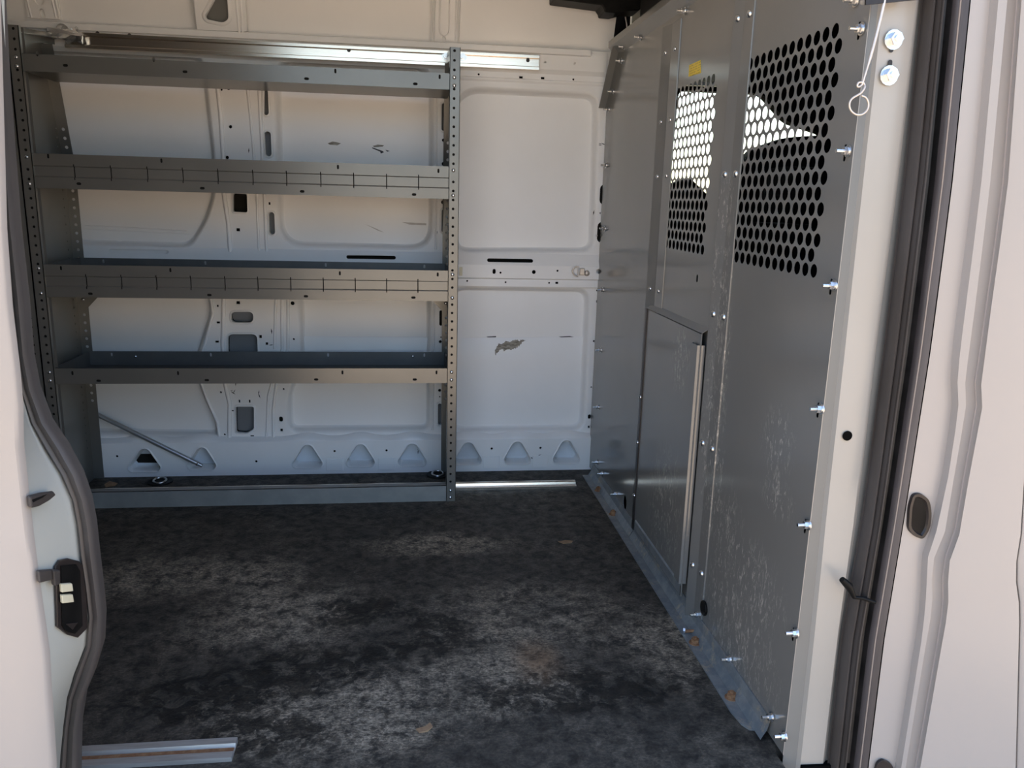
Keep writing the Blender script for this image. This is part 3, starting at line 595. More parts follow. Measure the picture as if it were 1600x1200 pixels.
# ================================================================ DOOR PILLAR (right)
ZP = [-0.30, -0.12, 0.0, 0.1, 0.2, 0.28, 0.33, 0.37, 0.41, 0.45, 0.5, 0.6, 0.68, 0.73, 0.77, 0.81, 0.85, 0.9, 1.0, 1.1, 1.25, 1.4, 1.62]
L0 = [(0.7304,-1.757,-0.3),(0.7293,-1.757,-0.12),(0.7286,-1.757,0.0),(0.728,-1.757,0.1),(0.7274,-1.757,0.2),(0.7269,-1.757,0.28),(0.7265,-1.757,0.33),(0.7262,-1.757,0.37),(0.7259,-1.757,0.41),(0.7256,-1.757,0.45),(0.7252,-1.757,0.5),(0.7243,-1.757,0.6),(0.7236,-1.757,0.68),(0.7231,-1.757,0.73),(0.7227,-1.757,0.77),(0.7223,-1.757,0.81),(0.7219,-1.757,0.85),(0.7214,-1.757,0.9),(0.7205,-1.757,1.0),(0.7192,-1.757,1.1),(0.7153,-1.757,1.25),(0.7115,-1.757,1.4),(0.7059,-1.757,1.62)]
ZPG = None
def LN(pts): return pts
L1 = [(0.7481,-1.764,-0.3),(0.7462,-1.764,-0.12),(0.7449,-1.764,0.0),(0.7439,-1.764,0.1),(0.7428,-1.764,0.2),(0.7418,-1.764,0.28),(0.7408,-1.764,0.33),(0.74,-1.764,0.37),(0.7392,-1.764,0.41),(0.7384,-1.764,0.45),(0.7374,-1.764,0.5),(0.7364,-1.764,0.6),(0.7358,-1.764,0.68),(0.7354,-1.764,0.73),(0.735,-1.764,0.77),(0.7347,-1.764,0.81),(0.7342,-1.764,0.85),(0.7336,-1.764,0.9),(0.7324,-1.764,1.0),(0.7312,-1.764,1.1),(0.7297,-1.764,1.25),(0.7282,-1.764,1.4),(0.726,-1.764,1.62)]
L1b = [(0.7531,-1.772,-0.3),(0.751,-1.772,-0.12),(0.7496,-1.772,0.0),(0.7484,-1.772,0.1),(0.7472,-1.772,0.2),(0.7461,-1.772,0.28),(0.7451,-1.772,0.33),(0.7442,-1.772,0.37),(0.7434,-1.772,0.41),(0.7425,-1.772,0.45),(0.7414,-1.772,0.5),(0.7402,-1.772,0.6),(0.7395,-1.772,0.68),(0.739,-1.772,0.73),(0.7386,-1.772,0.77),(0.7383,-1.772,0.81),(0.7377,-1.772,0.85),(0.737,-1.772,0.9),(0.7357,-1.772,1.0),(0.7344,-1.772,1.1),(0.7327,-1.772,1.25),(0.731,-1.772,1.4),(0.7285,-1.772,1.62)]
L2 = [(0.7989,-1.774,-0.3),(0.7964,-1.774,-0.12),(0.7948,-1.774,0.0),(0.7934,-1.774,0.1),(0.792,-1.774,0.2),(0.7912,-1.774,0.28),(0.7917,-1.774,0.33),(0.7921,-1.774,0.37),(0.7925,-1.774,0.41),(0.793,-1.774,0.45),(0.7935,-1.774,0.5),(0.7916,-1.774,0.6),(0.7896,-1.774,0.68),(0.7883,-1.774,0.73),(0.7872,-1.774,0.77),(0.7862,-1.774,0.81),(0.7863,-1.774,0.85),(0.7864,-1.774,0.9),(0.7868,-1.774,1.0),(0.7869,-1.774,1.1),(0.7854,-1.774,1.25),(0.784,-1.774,1.4),(0.7819,-1.774,1.62)]
L2b = [(0.8081,-1.766,-0.3),(0.8055,-1.766,-0.12),(0.8037,-1.766,0.0),(0.8023,-1.766,0.1),(0.8008,-1.766,0.2),(0.8002,-1.766,0.28),(0.801,-1.766,0.33),(0.8015,-1.766,0.37),(0.8021,-1.766,0.41),(0.8027,-1.766,0.45),(0.8034,-1.766,0.5),(0.8021,-1.766,0.6),(0.8007,-1.766,0.68),(0.7997,-1.766,0.73),(0.799,-1.766,0.77),(0.7982,-1.766,0.81),(0.7983,-1.766,0.85),(0.7984,-1.766,0.9),(0.7987,-1.766,1.0),(0.7986,-1.766,1.1),(0.7964,-1.766,1.25),(0.7942,-1.766,1.4),(0.7911,-1.766,1.62)]
L3 = [(0.8246,-1.764,-0.3),(0.8208,-1.764,-0.12),(0.8183,-1.764,0.0),(0.8162,-1.764,0.1),(0.8141,-1.764,0.2),(0.8136,-1.764,0.28),(0.8155,-1.764,0.33),(0.8169,-1.764,0.37),(0.8184,-1.764,0.41),(0.8199,-1.764,0.45),(0.8218,-1.764,0.5),(0.8226,-1.764,0.6),(0.8228,-1.764,0.68),(0.823,-1.764,0.73),(0.8231,-1.764,0.77),(0.8232,-1.764,0.81),(0.8223,-1.764,0.85),(0.8212,-1.764,0.9),(0.819,-1.764,1.0),(0.8165,-1.764,1.1),(0.8111,-1.764,1.25),(0.8057,-1.764,1.4),(0.7979,-1.764,1.62)]
S3 = [(0.8116,-1.778,-0.3),(0.8072,-1.778,-0.12),(0.8042,-1.778,0.0),(0.8017,-1.778,0.1),(0.7992,-1.778,0.2),(0.798,-1.778,0.28),(0.8001,-1.778,0.33),(0.8018,-1.778,0.37),(0.8036,-1.778,0.41),(0.8053,-1.778,0.45),(0.8074,-1.778,0.5),(0.808,-1.778,0.6),(0.8077,-1.778,0.68),(0.8074,-1.778,0.73),(0.8073,-1.778,0.77),(0.8071,-1.778,0.81),(0.8066,-1.778,0.85),(0.806,-1.778,0.9),(0.8047,-1.778,1.0),(0.803,-1.778,1.1),(0.7977,-1.778,1.25),(0.7925,-1.778,1.4),(0.7848,-1.778,1.62)]
L4 = [(0.879,-1.8,-0.3),(0.8756,-1.8,-0.12),(0.8734,-1.8,0.0),(0.8716,-1.8,0.1),(0.8697,-1.8,0.2),(0.8683,-1.8,0.28),(0.8693,-1.8,0.33),(0.8702,-1.8,0.37),(0.871,-1.8,0.41),(0.8718,-1.8,0.45),(0.8728,-1.8,0.5),(0.8742,-1.8,0.6),(0.8751,-1.8,0.68),(0.8757,-1.8,0.73),(0.8762,-1.8,0.77),(0.8766,-1.8,0.81),(0.8763,-1.8,0.85),(0.8756,-1.8,0.9),(0.8741,-1.8,1.0),(0.8721,-1.8,1.1),(0.8646,-1.8,1.25),(0.8572,-1.8,1.4),(0.8462,-1.8,1.62)]
L5 = [(0.9246,-1.802,-0.3),(0.9258,-1.802,-0.12),(0.9265,-1.802,0.0),(0.9272,-1.802,0.1),(0.9278,-1.802,0.2),(0.9283,-1.802,0.28),(0.9276,-1.802,0.33),(0.9242,-1.802,0.37),(0.9196,-1.802,0.41),(0.9169,-1.802,0.45),(0.9252,-1.802,0.5),(0.9306,-1.802,0.6),(0.9313,-1.802,0.68),(0.9286,-1.802,0.73),(0.9199,-1.802,0.77),(0.9151,-1.802,0.81),(0.9133,-1.802,0.85),(0.912,-1.802,0.9),(0.9096,-1.802,1.0),(0.9064,-1.802,1.1),(0.8969,-1.802,1.25),(0.8874,-1.802,1.4),(0.8734,-1.802,1.62)]
L5b = [(0.9264,-1.818,-0.3),(0.9272,-1.818,-0.12),(0.9277,-1.818,0.0),(0.9282,-1.818,0.1),(0.9286,-1.818,0.2),(0.929,-1.818,0.28),(0.9274,-1.818,0.33),(0.9247,-1.818,0.37),(0.9205,-1.818,0.41),(0.9164,-1.818,0.45),(0.925,-1.818,0.5),(0.9313,-1.818,0.6),(0.9314,-1.818,0.68),(0.9296,-1.818,0.73),(0.9214,-1.818,0.77),(0.9183,-1.818,0.81),(0.9166,-1.818,0.85),(0.9152,-1.818,0.9),(0.9125,-1.818,1.0),(0.9091,-1.818,1.1),(0.8992,-1.818,1.25),(0.8892,-1.818,1.4),(0.8747,-1.818,1.62)]
L6 = [(0.9315,-1.822,-0.3),(0.9329,-1.822,-0.12),(0.9338,-1.822,0.0),(0.9346,-1.822,0.1),(0.9354,-1.822,0.2),(0.936,-1.822,0.28),(0.937,-1.822,0.33),(0.9345,-1.822,0.37),(0.9277,-1.822,0.41),(0.9256,-1.822,0.45),(0.9386,-1.822,0.5),(0.9395,-1.822,0.6),(0.9407,-1.822,0.68),(0.9407,-1.822,0.73),(0.9327,-1.822,0.77),(0.9311,-1.822,0.81),(0.9302,-1.822,0.85),(0.9289,-1.822,0.9),(0.9256,-1.822,1.0),(0.9216,-1.822,1.1),(0.9113,-1.822,1.25),(0.9009,-1.822,1.4),(0.8858,-1.822,1.62)]
L7 = [(0.9535,-1.822,-0.3),(0.956,-1.822,-0.12),(0.9576,-1.822,0.0),(0.959,-1.822,0.1),(0.9604,-1.822,0.2),(0.9615,-1.822,0.28),(0.9616,-1.822,0.33),(0.9582,-1.822,0.37),(0.9512,-1.822,0.41),(0.951,-1.822,0.45),(0.9608,-1.822,0.5),(0.9614,-1.822,0.6),(0.9627,-1.822,0.68),(0.9633,-1.822,0.73),(0.954,-1.822,0.77),(0.954,-1.822,0.81),(0.9534,-1.822,0.85),(0.9524,-1.822,0.9),(0.9503,-1.822,1.0),(0.947,-1.822,1.1),(0.9332,-1.822,1.25),(0.9193,-1.822,1.4),(0.899,-1.822,1.62)]
L7b = [(0.9492,-1.836,-0.3),(0.9515,-1.836,-0.12),(0.953,-1.836,0.0),(0.9543,-1.836,0.1),(0.9556,-1.836,0.2),(0.9566,-1.836,0.28),(0.9574,-1.836,0.33),(0.9559,-1.836,0.37),(0.9489,-1.836,0.41),(0.9457,-1.836,0.45),(0.9559,-1.836,0.5),(0.9568,-1.836,0.6),(0.959,-1.836,0.68),(0.9602,-1.836,0.73),(0.9515,-1.836,0.77),(0.9503,-1.836,0.81),(0.9489,-1.836,0.85),(0.9472,-1.836,0.9),(0.9449,-1.836,1.0),(0.9415,-1.836,1.1),(0.9269,-1.836,1.25),(0.9124,-1.836,1.4),(0.891,-1.836,1.62)]
LG = [(1.1952,-1.846,-0.3),(1.1664,-1.846,-0.12),(1.1471,-1.846,0.0),(1.1311,-1.846,0.1),(1.1151,-1.846,0.2),(1.1023,-1.846,0.28),(1.0943,-1.846,0.33),(1.0861,-1.846,0.37),(1.0734,-1.846,0.41),(1.0666,-1.846,0.45),(1.0654,-1.846,0.5),(1.0536,-1.846,0.6),(1.0417,-1.846,0.68),(1.0343,-1.846,0.73),(1.0283,-1.846,0.77),(1.0223,-1.846,0.81),(1.0163,-1.846,0.85),(1.0087,-1.846,0.9),(0.9935,-1.846,1.0),(0.9784,-1.846,1.1),(0.9556,-1.846,1.25),(0.9329,-1.846,1.4),(0.8995,-1.846,1.62)]
def sh_(L, dx, dy): return [(x + dx, y + dy, z) for x, y, z in L]
def lerpL(A, B, t, dy=0.0): return [(a[0] + (b[0] - a[0]) * t, a[1] + (b[1] - a[1]) * t + dy, a[2]) for a, b in zip(A, B)]
LE = [(0.7209, -1.757, z) for x, y, z in L0]
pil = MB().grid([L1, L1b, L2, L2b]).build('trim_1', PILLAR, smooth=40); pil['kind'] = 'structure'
MB().grid([LE, L1]).grid([LE, sh_(LE, 0.03, 0.06)]).build('pillar_return', GREY, pil, smooth=40)  # grey colour puts the shadow into this return face
MB().grid([L2b, L3, sh_(L3, 0.004, 0.03)]).build('pillar_edge', GREY, pil, smooth=40)
# closing faces behind the pillar so no light leaks
MB().box(0.745, 1.6, -1.735, -1.73, -0.30, 1.96).build('pillar_back', CAB, pil)
# weatherstrip: ridged rubber between S3 and L4
ws = MB()
pr = [(0.0, 0.004), (0.055, 0.006), (0.065, -0.008), (0.12, -0.014), (0.19, -0.010), (0.20, 0.008), (0.215, 0.008), (0.225, -0.008), (0.27, -0.015), (0.29, -0.012), (0.31, -0.015), (0.36, -0.012), (0.39, 0.004), (0.42, 0.006)]
ws.grid([lerpL(S3, L4, t, d) for t, d in pr]).build('weatherstrip', SEALT, pil, smooth=50)
MB().grid([lerpL(S3, L4, t, d) for t, d in ((0.42, 0.006), (0.44, 0.012), (0.62, 0.014), (0.66, 0.004))]).build('weatherstrip_groove', SEALB, pil, smooth=40)
MB().grid([lerpL(S3, L4, t, d) for t, d in ((0.66, 0.004), (0.68, -0.004), (0.72, -0.006), (0.74, -0.001), (0.78, -0.003), (0.86, -0.005), (0.95, -0.003), (1.0, 0.004))]).build('weatherstrip_flap', SEAL, pil, smooth=40)
MB().tube([(x, y - 0.003, z) for x, y, z in lerpL(S3, L4, 0.76)], 0.0018, 6).build('weatherstrip_bead', M('tan_line', (0.24, 0.2, 0.17), 0.7), pil)  # lighter tan line along the weatherstrip
# white outer body of the pillar
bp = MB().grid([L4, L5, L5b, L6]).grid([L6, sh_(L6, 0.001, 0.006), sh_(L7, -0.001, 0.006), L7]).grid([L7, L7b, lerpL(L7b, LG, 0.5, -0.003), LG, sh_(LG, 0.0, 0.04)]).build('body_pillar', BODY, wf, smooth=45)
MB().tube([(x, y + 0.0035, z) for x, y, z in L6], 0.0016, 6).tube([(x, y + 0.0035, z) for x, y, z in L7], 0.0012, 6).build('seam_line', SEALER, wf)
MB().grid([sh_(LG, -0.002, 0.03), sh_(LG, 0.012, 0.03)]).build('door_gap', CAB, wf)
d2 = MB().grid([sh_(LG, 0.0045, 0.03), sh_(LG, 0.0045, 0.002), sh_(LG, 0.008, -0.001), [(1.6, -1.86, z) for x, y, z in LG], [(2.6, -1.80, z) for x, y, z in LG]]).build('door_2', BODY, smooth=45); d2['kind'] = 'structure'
# hole in the pillar trim, striker recess, lock plate, seal end tab
hc = (0.7605,0.6641)
MB().tube([(hc[0], -1.7752, hc[1]), (hc[0], -1.7738, hc[1])], 0.0088, 18).build('pillar_hole_disc', CAB, pil)  # flat black disc stands for the shade inside the hole
rc = rpoly([(0.8746,0.542),(0.8786,0.5648),(0.8929,0.5669),(0.9117,0.5557),(0.9208,0.5288),(0.9218,0.4983),(0.9113,0.4777),(0.8956,0.483),(0.8786,0.4982)], 0.012, 4)
rc = rc if area(rc) > 0 else rc[::-1]
MB().grid([[(a, y, b) for a, b in inset(rc, d)] for d, y in ((0.0, -1.8005), (0.001, -1.8065), (0.006, -1.8060), (0.010, -1.800))], True).build('buffer_recess_rim', DKPLA, wf, smooth=50)
MB().plate(inset(rc, 0.008), [], 0.002, MY(-1.8025)).build('buffer_recess', BLACK, wf)
rr = [(0.8815,-0.015),(0.8846,0.0203),(0.8953,0.028),(0.9138,0.0182),(0.935,-0.019)]
MB().plate(rpoly(rr, 0.006, 3), [], 0.006, MY(-1.808)).build('lower_buffer', DKPLA, wf, bevel=0.002)
tb = [(0.7669,0.405),(0.7822,0.3907),(0.7948,0.3688),(0.8099,0.3669),(0.8373,0.3569)]
MB().tube([(a, -1.803, b) for a, b in tb[:3]], [0.0055, 0.0075, 0.004], 8).tube([(a, -1.803, b) for a, b in tb[2:]], 0.0035, 8).build('seal_end_tab', BLACK, pil, smooth=60)
# two adjusting bolts at the pillar top with their slots
for (c, s) in [((0.754,1.3117),(0.7533,1.3013)),((0.7539,1.2587),(0.754,1.2739))]:
    MB().plate(slot(s, 0.007, 0.017), [], 0.001, MY(-1.7752)).build('bolt_slot', DKPLA, pil)
    inst('bolt', HEXS, (c[0], -1.7755, c[1]), pil)
# bracket at the top of the partition corner
br = [(0.6872,1.3531),(0.7774,1.366),(0.7819,1.4191),(0.6792,1.413)]
MB().plate(br, [], 0.004, MY(-1.802)).build('top_bracket', DKPLA, pil)
# ================================================================ SLIDING DOOR (left, open)
ZD = None
E_ = [(-0.5333,-1.95,-0.12),(-0.5279,-1.95,0.0),(-0.5234,-1.95,0.1),(-0.5203,-1.95,0.17),(-0.518,-1.95,0.22),(-0.5158,-1.95,0.27),(-0.514,-1.95,0.31),(-0.5119,-1.95,0.36),(-0.5094,-1.95,0.41),(-0.5105,-1.95,0.46),(-0.512,-1.95,0.51),(-0.5126,-1.95,0.56),(-0.5128,-1.95,0.6),(-0.5127,-1.95,0.64),(-0.5123,-1.95,0.68),(-0.5121,-1.95,0.72),(-0.5075,-1.95,0.77),(-0.5063,-1.95,0.82),(-0.5068,-1.95,0.9),(-0.503,-1.95,1.0),(-0.4949,-1.95,1.1),(-0.4869,-1.95,1.2),(-0.4749,-1.95,1.35),(-0.4628,-1.95,1.5)]
A_ = [(-0.6017,-1.84,-0.12),(-0.5824,-1.84,0.0),(-0.5664,-1.84,0.1),(-0.5552,-1.84,0.17),(-0.5463,-1.84,0.22),(-0.5359,-1.84,0.27),(-0.5219,-1.84,0.31),(-0.5004,-1.84,0.36),(-0.4929,-1.84,0.41),(-0.4935,-1.84,0.46),(-0.4959,-1.84,0.51),(-0.496,-1.84,0.56),(-0.4992,-1.84,0.6),(-0.5115,-1.84,0.64),(-0.5299,-1.84,0.68),(-0.5446,-1.84,0.72),(-0.5529,-1.84,0.77),(-0.5549,-1.84,0.82),(-0.5554,-1.84,0.9),(-0.5514,-1.84,1.0),(-0.5429,-1.84,1.1),(-0.5342,-1.84,1.2),(-0.5212,-1.84,1.35),(-0.5081,-1.84,1.5)]
B_ = [(-0.5577,-1.83,-0.12),(-0.5456,-1.83,0.0),(-0.5355,-1.83,0.1),(-0.5285,-1.83,0.17),(-0.5228,-1.83,0.22),(-0.5116,-1.83,0.27),(-0.4938,-1.83,0.31),(-0.477,-1.83,0.36),(-0.4711,-1.83,0.41),(-0.4714,-1.83,0.46),(-0.4724,-1.83,0.51),(-0.4728,-1.83,0.56),(-0.4761,-1.83,0.6),(-0.4847,-1.83,0.64),(-0.5003,-1.83,0.68),(-0.5207,-1.83,0.72),(-0.5329,-1.83,0.77),(-0.5366,-1.83,0.82),(-0.5344,-1.83,0.9),(-0.5349,-1.83,1.0),(-0.5324,-1.83,1.1),(-0.5291,-1.83,1.2),(-0.5215,-1.83,1.35),(-0.5134,-1.83,1.5)]
d1 = thing('door_1', 'white sliding door standing open at the left edge, seen on its leading edge', None, (-0.7, -1.9, -0.12), kind='structure')
xs5 = [(-0.9, -1.965), (-1.3, -1.97)]
def bulge(z): return 0.012 * math.exp(-((z - 0.66) / 0.10) ** 2)
skin = [sh_(E_, 0.002, 0.010), sh_(E_, 0.001, 0.0), sh_(E_, -0.003, -0.005), [(x - 0.06, y - 0.012 + bulge(z), z) for x, y, z in E_], [(-0.95, -1.975 + bulge(z), z) for x, y, z in E_], [(-1.6, -1.97, z) for x, y, z in E_]]
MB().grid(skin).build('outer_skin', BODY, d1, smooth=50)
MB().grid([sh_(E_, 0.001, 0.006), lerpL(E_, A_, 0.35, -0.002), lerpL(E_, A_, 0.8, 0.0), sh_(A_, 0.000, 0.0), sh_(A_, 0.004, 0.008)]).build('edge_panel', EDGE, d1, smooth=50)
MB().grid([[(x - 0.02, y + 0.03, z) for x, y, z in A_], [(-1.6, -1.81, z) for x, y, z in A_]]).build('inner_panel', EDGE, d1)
seal_rows = []
for a, b in zip(A_, B_):
    wd = (b[0] - a[0])
    seal_rows.append([(a[0] + wd * t, a[1] + d, a[2]) for t, d in ((0.0, 0.02), (0.0, 0.0), (0.10, -0.006), (0.25, -0.009), (0.42, -0.006), (0.50, -0.009), (0.8, -0.011), (0.95, -0.006), (1.0, 0.0), (0.96, 0.018))])
MB().grid(seal_rows).build('door_seal', DSEAL, d1, smooth=60)
# latch contact plate, lever and upper striker
ply = [(-0.5052,-1.9092,0.5244),(-0.5035,-1.8971,0.5295),(-0.5003,-1.8758,0.5224),(-0.496,-1.8493,0.5047),(-0.4933,-1.8364,0.4857),(-0.4953,-1.848,0.3933),(-0.4999,-1.873,0.3918),(-0.5028,-1.8999,0.4129),(-0.5056,-1.9222,0.4382)]
lt = MB().slab(ply, (0.8 * 0.006, -0.6 * 0.006, 0)).build('contact_plate', DKPLA, d1, bevel=0.002)
MB().slab([(-0.4985,-1.9009,0.5217),(-0.4929,-1.8648,0.5062),(-0.4913,-1.8578,0.4924),(-0.4921,-1.8663,0.4071),(-0.4958,-1.886,0.4048),(-0.4983,-1.9074,0.4214),(-0.4992,-1.9152,0.4351)], (0.0012, -0.0009, 0)).build('plate_recess', BLACK, lt)
for q in ([(-0.4986,-1.9111,0.4994),(-0.4944,-1.8866,0.4879),(-0.4939,-1.8864,0.4755),(-0.4983,-1.9126,0.4871)], [(-0.4983,-1.9134,0.4835),(-0.4941,-1.889,0.4717),(-0.4936,-1.8888,0.4592),(-0.4981,-1.9147,0.4712)]):
    MB().slab(q, (0.0048, -0.0036, 0)).build('contact', CREAM, lt, bevel=0.001)['label'] = 'cream electrical contact block'
MB().slab([(-0.4972,-1.9083,0.4339),(-0.4927,-1.8794,0.4196),(-0.4953,-1.8924,0.4154)], (0.001, -0.001, 0)).build('moulded_mark', DKPLA, lt)
MB().slab([(-0.5091,-1.9507,0.54),(-0.5041,-1.9197,0.5267),(-0.5043,-1.9226,0.5124),(-0.5089,-1.9515,0.5222)], (0.006, -0.0045, 0)).slab([(-0.5032,-1.925,0.5287),(-0.5007,-1.9097,0.5212),(-0.5009,-1.9141,0.5015),(-0.5027,-1.9257,0.5045)], (0.008, -0.006, 0)).build('latch_lever', SEALT, d1, bevel=0.002)
st_ = [(-0.5109,-1.9501,0.6483),(-0.5076,-1.9192,0.6412),(-0.505,-1.8929,0.6332),(-0.5041,-1.8883,0.6266),(-0.5057,-1.9075,0.6253),(-0.5085,-1.9323,0.6266),(-0.511,-1.9501,0.631)]
MB().slab(st_, (0.008, -0.006, 0)).build('striker', SEALT, d1, bevel=0.003)
MB().slab([(-0.5034,-1.9521,0.6424),(-0.5007,-1.9285,0.6389),(-0.4994,-1.916,0.637),(-0.5003,-1.9261,0.6361),(-0.5031,-1.95,0.6379)], (0.001, -0.001, 0)).build('striker_slot', BLACK, d1)
# ================================================================ SHELVING UNITS
def lip(mb, x0, x1, z0, z1, y, t, slots=None, ov=None):
    """front lip of a tray: plain or with two pressed creases and cut slots"""
    up_ = 1 if t > 0 else -1
    if not slots:
        mb.plate([(x0, z0), (x1, z0), (x1, z1), (x0, z1)], ov or [], t, MY(y)); return
    h = z1 - z0; c1 = z0 + 0.66 * h; c2 = z0 + 0.32 * h; sw = 0.0017; nt_ = 0.006
    top = [o for o in ov if o[0][1] > c1 + nt_]; bot = [o for o in ov if o[0][1] < c2 - nt_]
    lo_e, hi_e = [(x0, c1)], [(x1, c2)]
    for q in slots: lo_e += [(q - sw, c1), (q - sw, c1 + nt_), (q + sw, c1 + nt_), (q + sw, c1)]
    for q in reversed(slots): hi_e += [(q + sw, c2), (q + sw, c2 - nt_), (q - sw, c2 - nt_), (q - sw, c2)]
    mb.plate(lo_e + [(x1, c1), (x1, z1), (x0, z1)], top, t, MY(y)); mb.plate([(x0, z0), (x1, z0)] + hi_e + [(x0, c2)], bot, t, MY(y))
    e = 0.0045; xs = [x0] + list(slots) + [x1]
    for a, b in zip(xs, xs[1:]):
        a += sw if a != x0 else 0; b -= sw if b != x1 else 0
        rows = [[(a, y + d, z), (b, y + d, z)] for d, z in ((0.0003, c1), (e, c1 - 0.003), (e, c2 + 0.004), (0.0003, c2))]
        back = [[(p[0], p[1] + t, p[2]) for p in r] for r in rows]
        mb.grid(rows).grid(back).grid([[rows[i][0] for i in range(4)], [back[i][0] for i in range(4)]]).grid([[rows[i][1] for i in range(4)], [back[i][1] for i in range(4)]])
YF = -0.344
def ov_h(c): return slot(c, 0.015, 0.008, 4)
def ov_v(c): return slot(c, 0.0065, 0.014, 4)
def post_holes(xc, z0, z1, skip, r=0.0045):
    out = []; z = z0
    while z < z1:
        if all(abs(z - s) > 0.009 for s in skip): out.append(circ((xc, z), r, 8))
        z += 0.0286
    return out
TR = [(1.3888,1.4375),(1.0499,1.1531),(0.7148,0.8169),(0.4324,0.4838)]
SL2 = [-1.0212,-0.9144,-0.8071,-0.7015,-0.5958,-0.4895,-0.3857,-0.2794,-0.176,-0.0715,0.031]
SL3 = [-1.0158,-0.9101,-0.8033,-0.6983,-0.5922,-0.4888,-0.3845,-0.2801,-0.1767,-0.0744,0.0289]
OV = [[((-1.0938,1.4384),1),((-1.0178,1.4096),0),((-0.6753,1.4068),0),((-0.3142,1.4023),0),((0.0209,1.4015),0),((-0.226,1.4286),1),((0.0973,1.4258),1),((-0.7642,1.4375),1)],
      [((-1.0919,1.1456),1),((-0.7622,1.1429),1),((-0.2245,1.1402),1),((0.0949,1.1381),1),((-1.0106,1.0664),0),((-0.6447,1.0631),0),((-0.3385,1.0617),0),((0.0165,1.0613),0)],
      [((-1.087,0.8063),1),((-0.758,0.8053),1),((-0.2258,0.8031),1),((0.0946,0.8037),1),((-1.0064,0.7266),0),((-0.6423,0.7268),0),((-0.3369,0.7261),0),((0.014,0.7258),0)],
      [((-1.0836,0.4684),1),((-0.7561,0.4681),1),((-0.2245,0.4699),1),((0.092,0.4697),1),((-1.0054,0.4427),0),((-0.6663,0.4442),0),((-0.3118,0.4457),0),((0.018,0.4451),0)]]
YB = [-0.11, -0.058, -0.044, -0.044]
